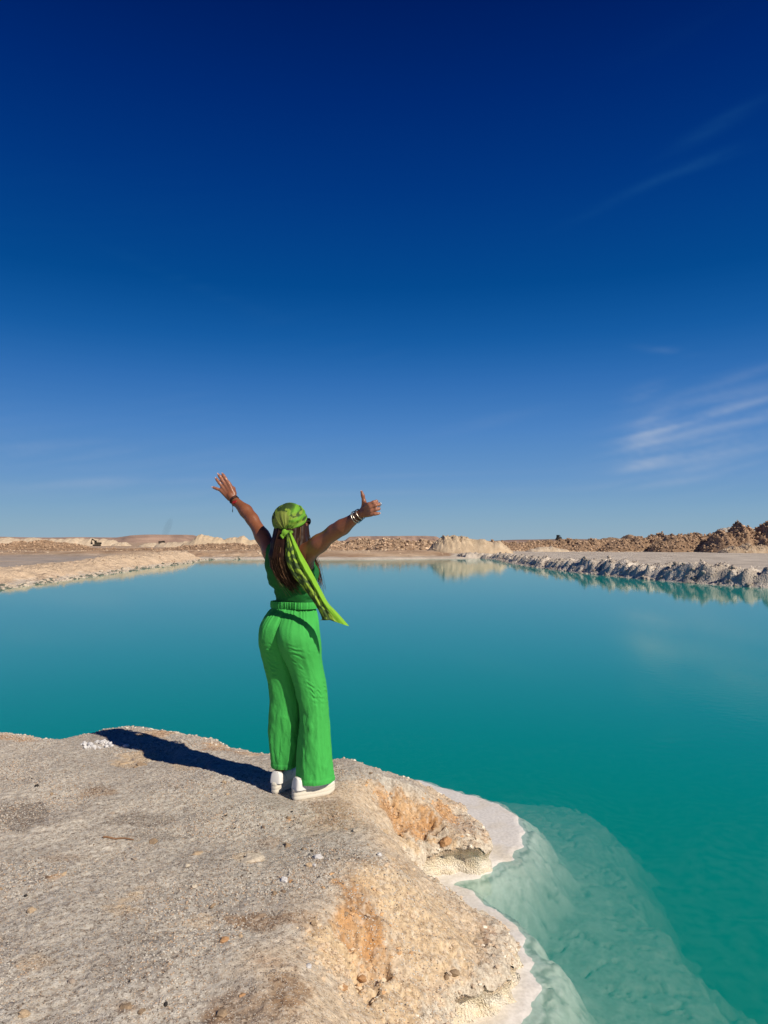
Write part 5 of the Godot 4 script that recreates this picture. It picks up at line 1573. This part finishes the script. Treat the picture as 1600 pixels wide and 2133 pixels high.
# ------------------------------------------------------------------ stones on the ledge
func make_stones() -> void:
	var salt := Color(0.86, 0.86, 0.88); var brown := Color(0.44, 0.32, 0.21); var dark := Color(0.05, 0.045, 0.04); var tan_ := Color(0.64, 0.49, 0.33); var rust := Color(0.62, 0.36, 0.18); var cream := Color(0.74, 0.66, 0.54)
	# x, z, size, flatness, colour, name, label
	var list := [
		[-0.310, -3.504, 0.0250, 0.80, salt, "salt_lump", "white salt lump right of the brown pebble, on the crust below the right shoe", "salt lump"],
		[-0.320, -3.421, 0.0135, 0.80, salt, "salt_lump", "small white salt lump touching the round brown pebble", "salt lump"],
		[-0.346, -3.421, 0.0184, 0.90, tan_, "stone", "round tan pebble beside the small white salt lump", "stone"],
		[-0.442, -3.295, 0.0239, 0.85, salt, "salt_lump", "white salt lump lying by a rust coloured chip", "salt lump"],
		[-0.410, -3.282, 0.0119, 0.50, rust, "stone_chip", "small rust coloured chip just right of a white salt lump", "stone"],
		[-0.519, -4.012, 0.0198, 0.70, brown, "stone", "brown stone with an orange chip on it, below the shoes", "stone"],
		[-0.509, -3.998, 0.0099, 0.60, rust, "stone_chip", "bright orange chip on the brown stone below the shoes", "stone"],
		[-0.508, -4.090, 0.0086, 0.80, dark, "stone", "small black stone just above the orange chip, below the shoes", "stone"],
		[-0.475, -3.681, 0.0236, 0.70, brown, "stone", "dark brown stone above the white salt lumps", "stone"],
		[-0.388, -3.618, 0.0180, 0.60, brown, "stone", "reddish brown stone between the salt lump and the shoes", "stone"],
		[-0.347, -3.584, 0.0089, 0.70, dark, "stone", "small black stone just above the largest salt lump", "stone"],
		[-0.906, -3.426, 0.0214, 0.60, cream, "stone", "rounded cream stone near the dry stalk", "stone"],
		[-0.622, -3.509, 0.0557, 0.35, cream, "stone", "flat cream slab half sunk in the crust", "stone"],
		[-0.467, -3.157, 0.0185, 0.60, brown, "stone", "dark brown stone below the rust coloured chip", "stone"],
		[-0.161, -3.136, 0.0159, 0.50, brown, "stone", "brown stone at the upper edge of the orange patch", "stone"],
		[-1.405, -2.973, 0.0213, 0.85, tan_, "stone", "round tan pebble near the left edge", "stone"],
		[-1.498, -3.119, 0.0099, 0.80, dark, "stone", "small black stone above the tan pebble near the left edge", "stone"],
		[-0.596, -2.789, 0.0211, 0.60, rust, "stone", "glossy rust brown stone in the lower middle of the crust", "stone"],
		[-0.543, -2.826, 0.0106, 0.80, tan_, "stone", "small round tan stone right of the rust brown one", "stone"],
		[-1.753, -4.990, 0.0433, 0.35, tan_, "stone", "flat tan stone left of the shadow", "stone"],
		[-1.609, -4.926, 0.0354, 0.35, brown, "stone", "flat brown stone right of the flat tan one, near the shadow", "stone"],
		[-1.640, -4.885, 0.0229, 0.40, brown, "stone", "smaller brown stone between the two flat ones", "stone"],
		[-1.873, -5.375, 0.0251, 0.80, salt, "salt_lump", "largest white salt lump by the back rim, touching the shadow", "salt lump"],
		[-0.272, -2.699, 0.0162, 0.60, salt, "salt_lump", "white salt lump left of the orange patch", "salt lump"],
		[-2.078, -4.434, 0.0168, 0.70, dark, "stone", "black stone in the upper left of the crust", "stone"],
		[-0.866, -4.061, 0.0116, 0.70, dark, "stone", "black splinter on the dark patch left of the shoes", "stone"],
		[-1.157, -3.734, 0.0302, 0.50, brown, "stone", "low brown stone above the dry stalk", "stone"],
		[-0.894, -3.573, 0.0313, 0.40, tan_, "stone", "low tan stone right of the dry stalk", "stone"],
		[-0.816, -2.383, 0.0211, 0.60, brown, "stone", "brown stone near the bottom left", "stone"],
		[-0.764, -2.366, 0.0171, 0.50, brown, "stone", "flatter brown stone right of the one near the bottom left", "stone"],
		[-1.118, -2.331, 0.0215, 0.70, tan_, "stone", "tan stone in the bottom left corner", "stone"],
		[-0.513, -2.374, 0.0224, 0.60, brown, "stone", "dark brown stone at the bottom, below the crust patches", "stone"],
		[-0.467, -2.473, 0.0134, 0.70, rust, "stone", "rusty stone near the bottom middle", "stone"],
		[0.294, -3.159, 0.0276, 0.80, brown, "stone", "dark brown lump on the slope of the lower lobe", "stone"],
		[0.262, -3.137, 0.0160, 0.80, brown, "stone", "smaller brown lump just left of the dark one on the lower lobe", "stone"],
		[0.372, -4.533, 0.0408, 0.80, rust, "stone", "rounded orange brown lump at the right of the upper broken patch", "stone"],
		[0.154, -4.126, 0.0432, 0.80, tan_, "stone", "large tan lump at the lower end of the upper broken patch", "stone"],
		[0.000, -4.213, 0.0322, 0.60, tan_, "stone", "pale orange lump at the upper left of the upper broken patch", "stone"],
		[-0.085, -2.932, 0.0216, 0.80, rust, "stone", "rounded orange lump inside the big orange patch", "stone"],
		[-0.006, -2.870, 0.0169, 0.70, brown, "stone", "dark stone below the orange lump in the big orange patch", "stone"],
		[-0.150, -2.745, 0.0205, 0.70, rust, "stone", "rusty lump at the lower edge of the big orange patch", "stone"],
		[-0.148, -3.814, 0.0188, 0.70, cream, "stone", "cream pebble above the curved crust edge", "stone"],
		[-0.023, -3.590, 0.0153, 0.80, salt, "salt_lump", "white salt lump on the crust above the cave", "salt lump"],
		[0.335, -4.064, 0.0199, 0.60, salt, "salt_lump", "flat white salt lump at the rim between the two lobes", "salt lump"]]
	var meshes := []
	for k in 8: meshes.append(rock_mesh(500 + k, 0.35, 0.8))
	var i := 0
	for s in list:
		var m: StandardMaterial3D = M.stone.duplicate()
		m.vertex_color_use_as_albedo = false
		m.albedo_color = (s[4] as Color).linear_to_srgb()
		var o := put(s[5], meshes[i % 8], m)
		var y := ledge_h(s[0], s[1])
		o.position = Vector3(s[0], y + s[2] * s[3] * 0.12, s[1])
		o.rotation = Vector3(0.15 * (i % 3 - 1), i * 1.9, 0.12 * (i % 5 - 2))
		o.scale = Vector3(s[2], s[2] * s[3], s[2] * 0.85)
		tag(o, s[6], s[7], s[8] if s.size() > 8 else "")
		i += 1
	# the white crumbs of salt by the back rim
	for k in 30:
		var r := sqrt(rng.randf())
		var a := rng.randf() * TAU
		var x := -2.08 + cos(a) * r * 0.12; var z := -5.37 + sin(a) * r * 0.10
		var sz := rng.randf_range(0.008, 0.022)
		var o := put("salt_crumb", meshes[k % 8], M.salt_lump)
		o.position = Vector3(x, ledge_h(x, z) + sz * 0.4, z)
		o.rotation = Vector3(rng.randf() * 3.0, rng.randf() * 6.0, 0)
		o.scale = Vector3.ONE * sz
		tag(o, "small white salt crumb in the cluster by the back rim, left of the shadow", "salt crumb", "white salt crumbs clustered by the back rim")
	# small loose pebbles
	var tones := [brown, tan_, cream, Color(0.33, 0.24, 0.17), Color(0.48, 0.40, 0.33), dark]
	var mats := []
	for t in tones:
		var m: StandardMaterial3D = M.stone.duplicate()
		m.vertex_color_use_as_albedo = false
		m.albedo_color = (t as Color).linear_to_srgb()
		mats.append(m)
	var q := RandomNumberGenerator.new(); q.seed = 61
	var made := 0
	var taken := []
	var tone_names := ["small brown", "small tan", "small cream", "small dark brown", "small grey brown", "small black"]
	var landmarks := [[-1.34, -3.75, "the dry stalk"], [-1.75, -3.10, "the round tan pebble at the left"], [-0.66, -3.73, "the flat cream slab"], [-0.55, -4.3, "the white shoes"], [-0.45, -3.55, "the lone white salt lump"], [-0.10, -3.0, "the big orange patch"], [-2.08, -5.37, "the salt crumb cluster"], [-1.7, -5.1, "the flat tan stone"], [-0.75, -2.95, "the rusty brown stone"], [-1.2, -2.4, "the brown stone near the bottom"], [-2.0, -4.0, "the dark patch at the left"], [0.1, -4.6, "the upper broken patch"], [0.3, -3.4, "the brown lump on the lower lobe"]]
	while made < 60:
		var x := q.randf_range(-2.6, 0.5); var z := q.randf_range(-5.6, -2.4)
		if n1.get_noise_2d(x * 1.1 - 7.0, z * 1.1) < q.randf_range(-0.5, 0.3): continue
		var near := near_line(Vector2(x, z), rim_line, true)
		if near.z < 0.0 or near.x < 0.06 or feet(x, z) > 0.2: continue
		var sz := 0.005 + 0.011 * pow(q.randf(), 2.0)
		var t := q.randi() % 6
		if t == 5: sz *= 0.7
		var o := put("pebble", meshes[q.randi() % 8], mats[t])
		o.position = Vector3(x, ledge_h(x, z, near) + sz * 0.25, z)
		o.rotation = Vector3(q.randf() * 3.0, q.randf() * 6.0, 0)
		o.scale = Vector3(sz * 1.2, sz * 0.8, sz)
		var best := 1e9; var where := ""
		for l in landmarks:
			var dd := Vector2(x - l[0], z - l[1])
			if dd.length() < best:
				best = dd.length()
				where = ("just " if best < 0.12 else "well " if best > 0.4 else "") + ("left of " if dd.x < -absf(dd.y) else "right of " if dd.x > absf(dd.y) else "beyond " if dd.y < 0 else "in front of ") + l[2]
		var told: String = tone_names[t] + (" speck" if sz < 0.0065 else " pebble" if sz < 0.010 else " stone") + ", " + where
		var twice := 1
		for e in taken:
			if e == told: twice += 1
		taken.append(told)
		tag(o, ("" if twice == 1 else ["", "", "another ", "a third ", "a fourth ", "a fifth ", "a sixth "][mini(twice, 6)]) + told, "pebble", "pebbles strewn over the ledge")
		made += 1
	# grit: nobody could count it
	var mm := MultiMesh.new()
	mm.transform_format = MultiMesh.TRANSFORM_3D
	mm.use_colors = true
	mm.mesh = meshes[3]
	mm.instance_count = 175000
	for k in mm.instance_count:
		var x := q.randf_range(-3.2, 0.6); var z := q.randf_range(-5.9, -2.15)
		var near := Vector3.ZERO
		var b := clampf(n1.get_noise_2d(x * 1.1 - 7.0, z * 1.1) * 2.0 + 0.5, 0.15, 1.0)
		var sz := 0.0013 + 0.0030 * pow(q.randf(), 3.0) * b
		var y := ledge_h(x, z)
		if y < -0.6: sz = 0.0001
		mm.set_instance_transform(k, Transform3D(Basis.from_euler(Vector3(q.randf() * 6, q.randf() * 6, 0)).scaled(Vector3(sz * 1.3, sz, sz)), Vector3(x, y + sz * 0.3, z)))
		var t := q.randf()
		mm.set_instance_color(k, Color(0.46, 0.43, 0.385).lerp(Color(0.64, 0.60, 0.54), q.randf()) if t < 0.55 else Color(0.38, 0.28, 0.20).lerp(Color(0.55, 0.40, 0.28), q.randf()) if t < 0.93 else Color(0.12, 0.10, 0.09))
	var g := MultiMeshInstance3D.new()
	g.name = "gravel"
	g.multimesh = mm
	g.material_override = M.rubble
	g.set_meta("kind", "stuff"); g.set_meta("label", "fine grit and salt grains over the crust of the ledge")
	add_child(g)
	# clods crumbled along the lip and in the broken hollows
	var cm := MultiMesh.new()
	cm.transform_format = MultiMesh.TRANSFORM_3D
	cm.use_colors = true
	cm.mesh = meshes[5]
	cm.instance_count = 3600
	for k in cm.instance_count:
		var x := 0.0; var z := 0.0
		var tone := Color(0.70, 0.57, 0.43).lerp(Color(0.50, 0.39, 0.29), q.randf())
		if k < 2200:
			var ri := q.randi() % rim_line.size()
			while rim_line[ri].x < -3.2 or rim_line[ri].y > -2.2: ri = q.randi() % rim_line.size()
			var e := (rim_line[(ri + 3) % rim_line.size()] - rim_line[ri - 3]).normalized()
			var w := rim_line[ri] + Vector2(-e.y, e.x) * (0.004 + 0.16 * pow(q.randf(), 2.2))
			x = w.x; z = w.y
			if q.randf() < 0.15: tone = Color(0.84, 0.77, 0.65)
			elif x < -0.2: tone = Color(0.52, 0.41, 0.30).lerp(Color(0.62, 0.57, 0.50), q.randf())
		else:
			var h: Array = patches[1 + q.randi() % 8]
			x = h[0] + q.randfn(0.0, 0.55) * h[2]; z = h[1] + q.randfn(0.0, 0.55) * h[3]
			tone = Color(0.74, 0.46, 0.24).lerp(Color(0.48, 0.32, 0.19), q.randf()) if h[4] == 0 else Color(0.34, 0.24, 0.16).lerp(Color(0.5, 0.38, 0.27), q.randf()) if h[4] == 3 else Color(0.74, 0.58, 0.41).lerp(Color(0.55, 0.42, 0.30), q.randf())
		var y := ledge_h(x, z)
		var sz := 0.002 + 0.010 * pow(q.randf(), 3.5)
		if y < -0.6 or feet(x, z) > 0.1: sz = 0.0001
		cm.set_instance_transform(k, Transform3D(Basis.from_euler(Vector3(q.randf() * 6, q.randf() * 6, 0)).scaled(Vector3(sz * 1.25, sz * 0.85, sz)), Vector3(x, y + sz * 0.2, z)))
		cm.set_instance_color(k, tone)
	var cg := MultiMeshInstance3D.new()
	cg.name = "crumbled_clods"
	cg.multimesh = cm
	cg.material_override = M.rubble
	cg.set_meta("kind", "stuff"); cg.set_meta("label", "crumbs of sand and salt along the lip of the ledge and in its broken hollows")
	add_child(cg)
	# a dry stalk
	var v := PackedVector3Array(); var idx := PackedInt32Array()
	var a := Vector3(-1.415, 0, -3.745); var b2 := Vector3(-1.262, 0, -3.75)
	var pts := PackedVector3Array(); var rad := PackedFloat32Array()
	for k in 9:
		var w := a.lerp(b2, k / 8.0)
		w.y = ledge_h(w.x, w.z) + 0.006 + 0.002 * sin(k * 1.3)
		pts.append(w); rad.append(0.0055 - 0.0003 * k)
	tube(v, idx, pts, rad, 7)
	var tm: StandardMaterial3D = M.stone.duplicate()
	tm.vertex_color_use_as_albedo = false
	tm.albedo_color = Color(0.62, 0.48, 0.36)
	tag(put("twig", array_mesh(v, idx), tm), "pale dry stalk lying on the crust left of the woman", "twig")
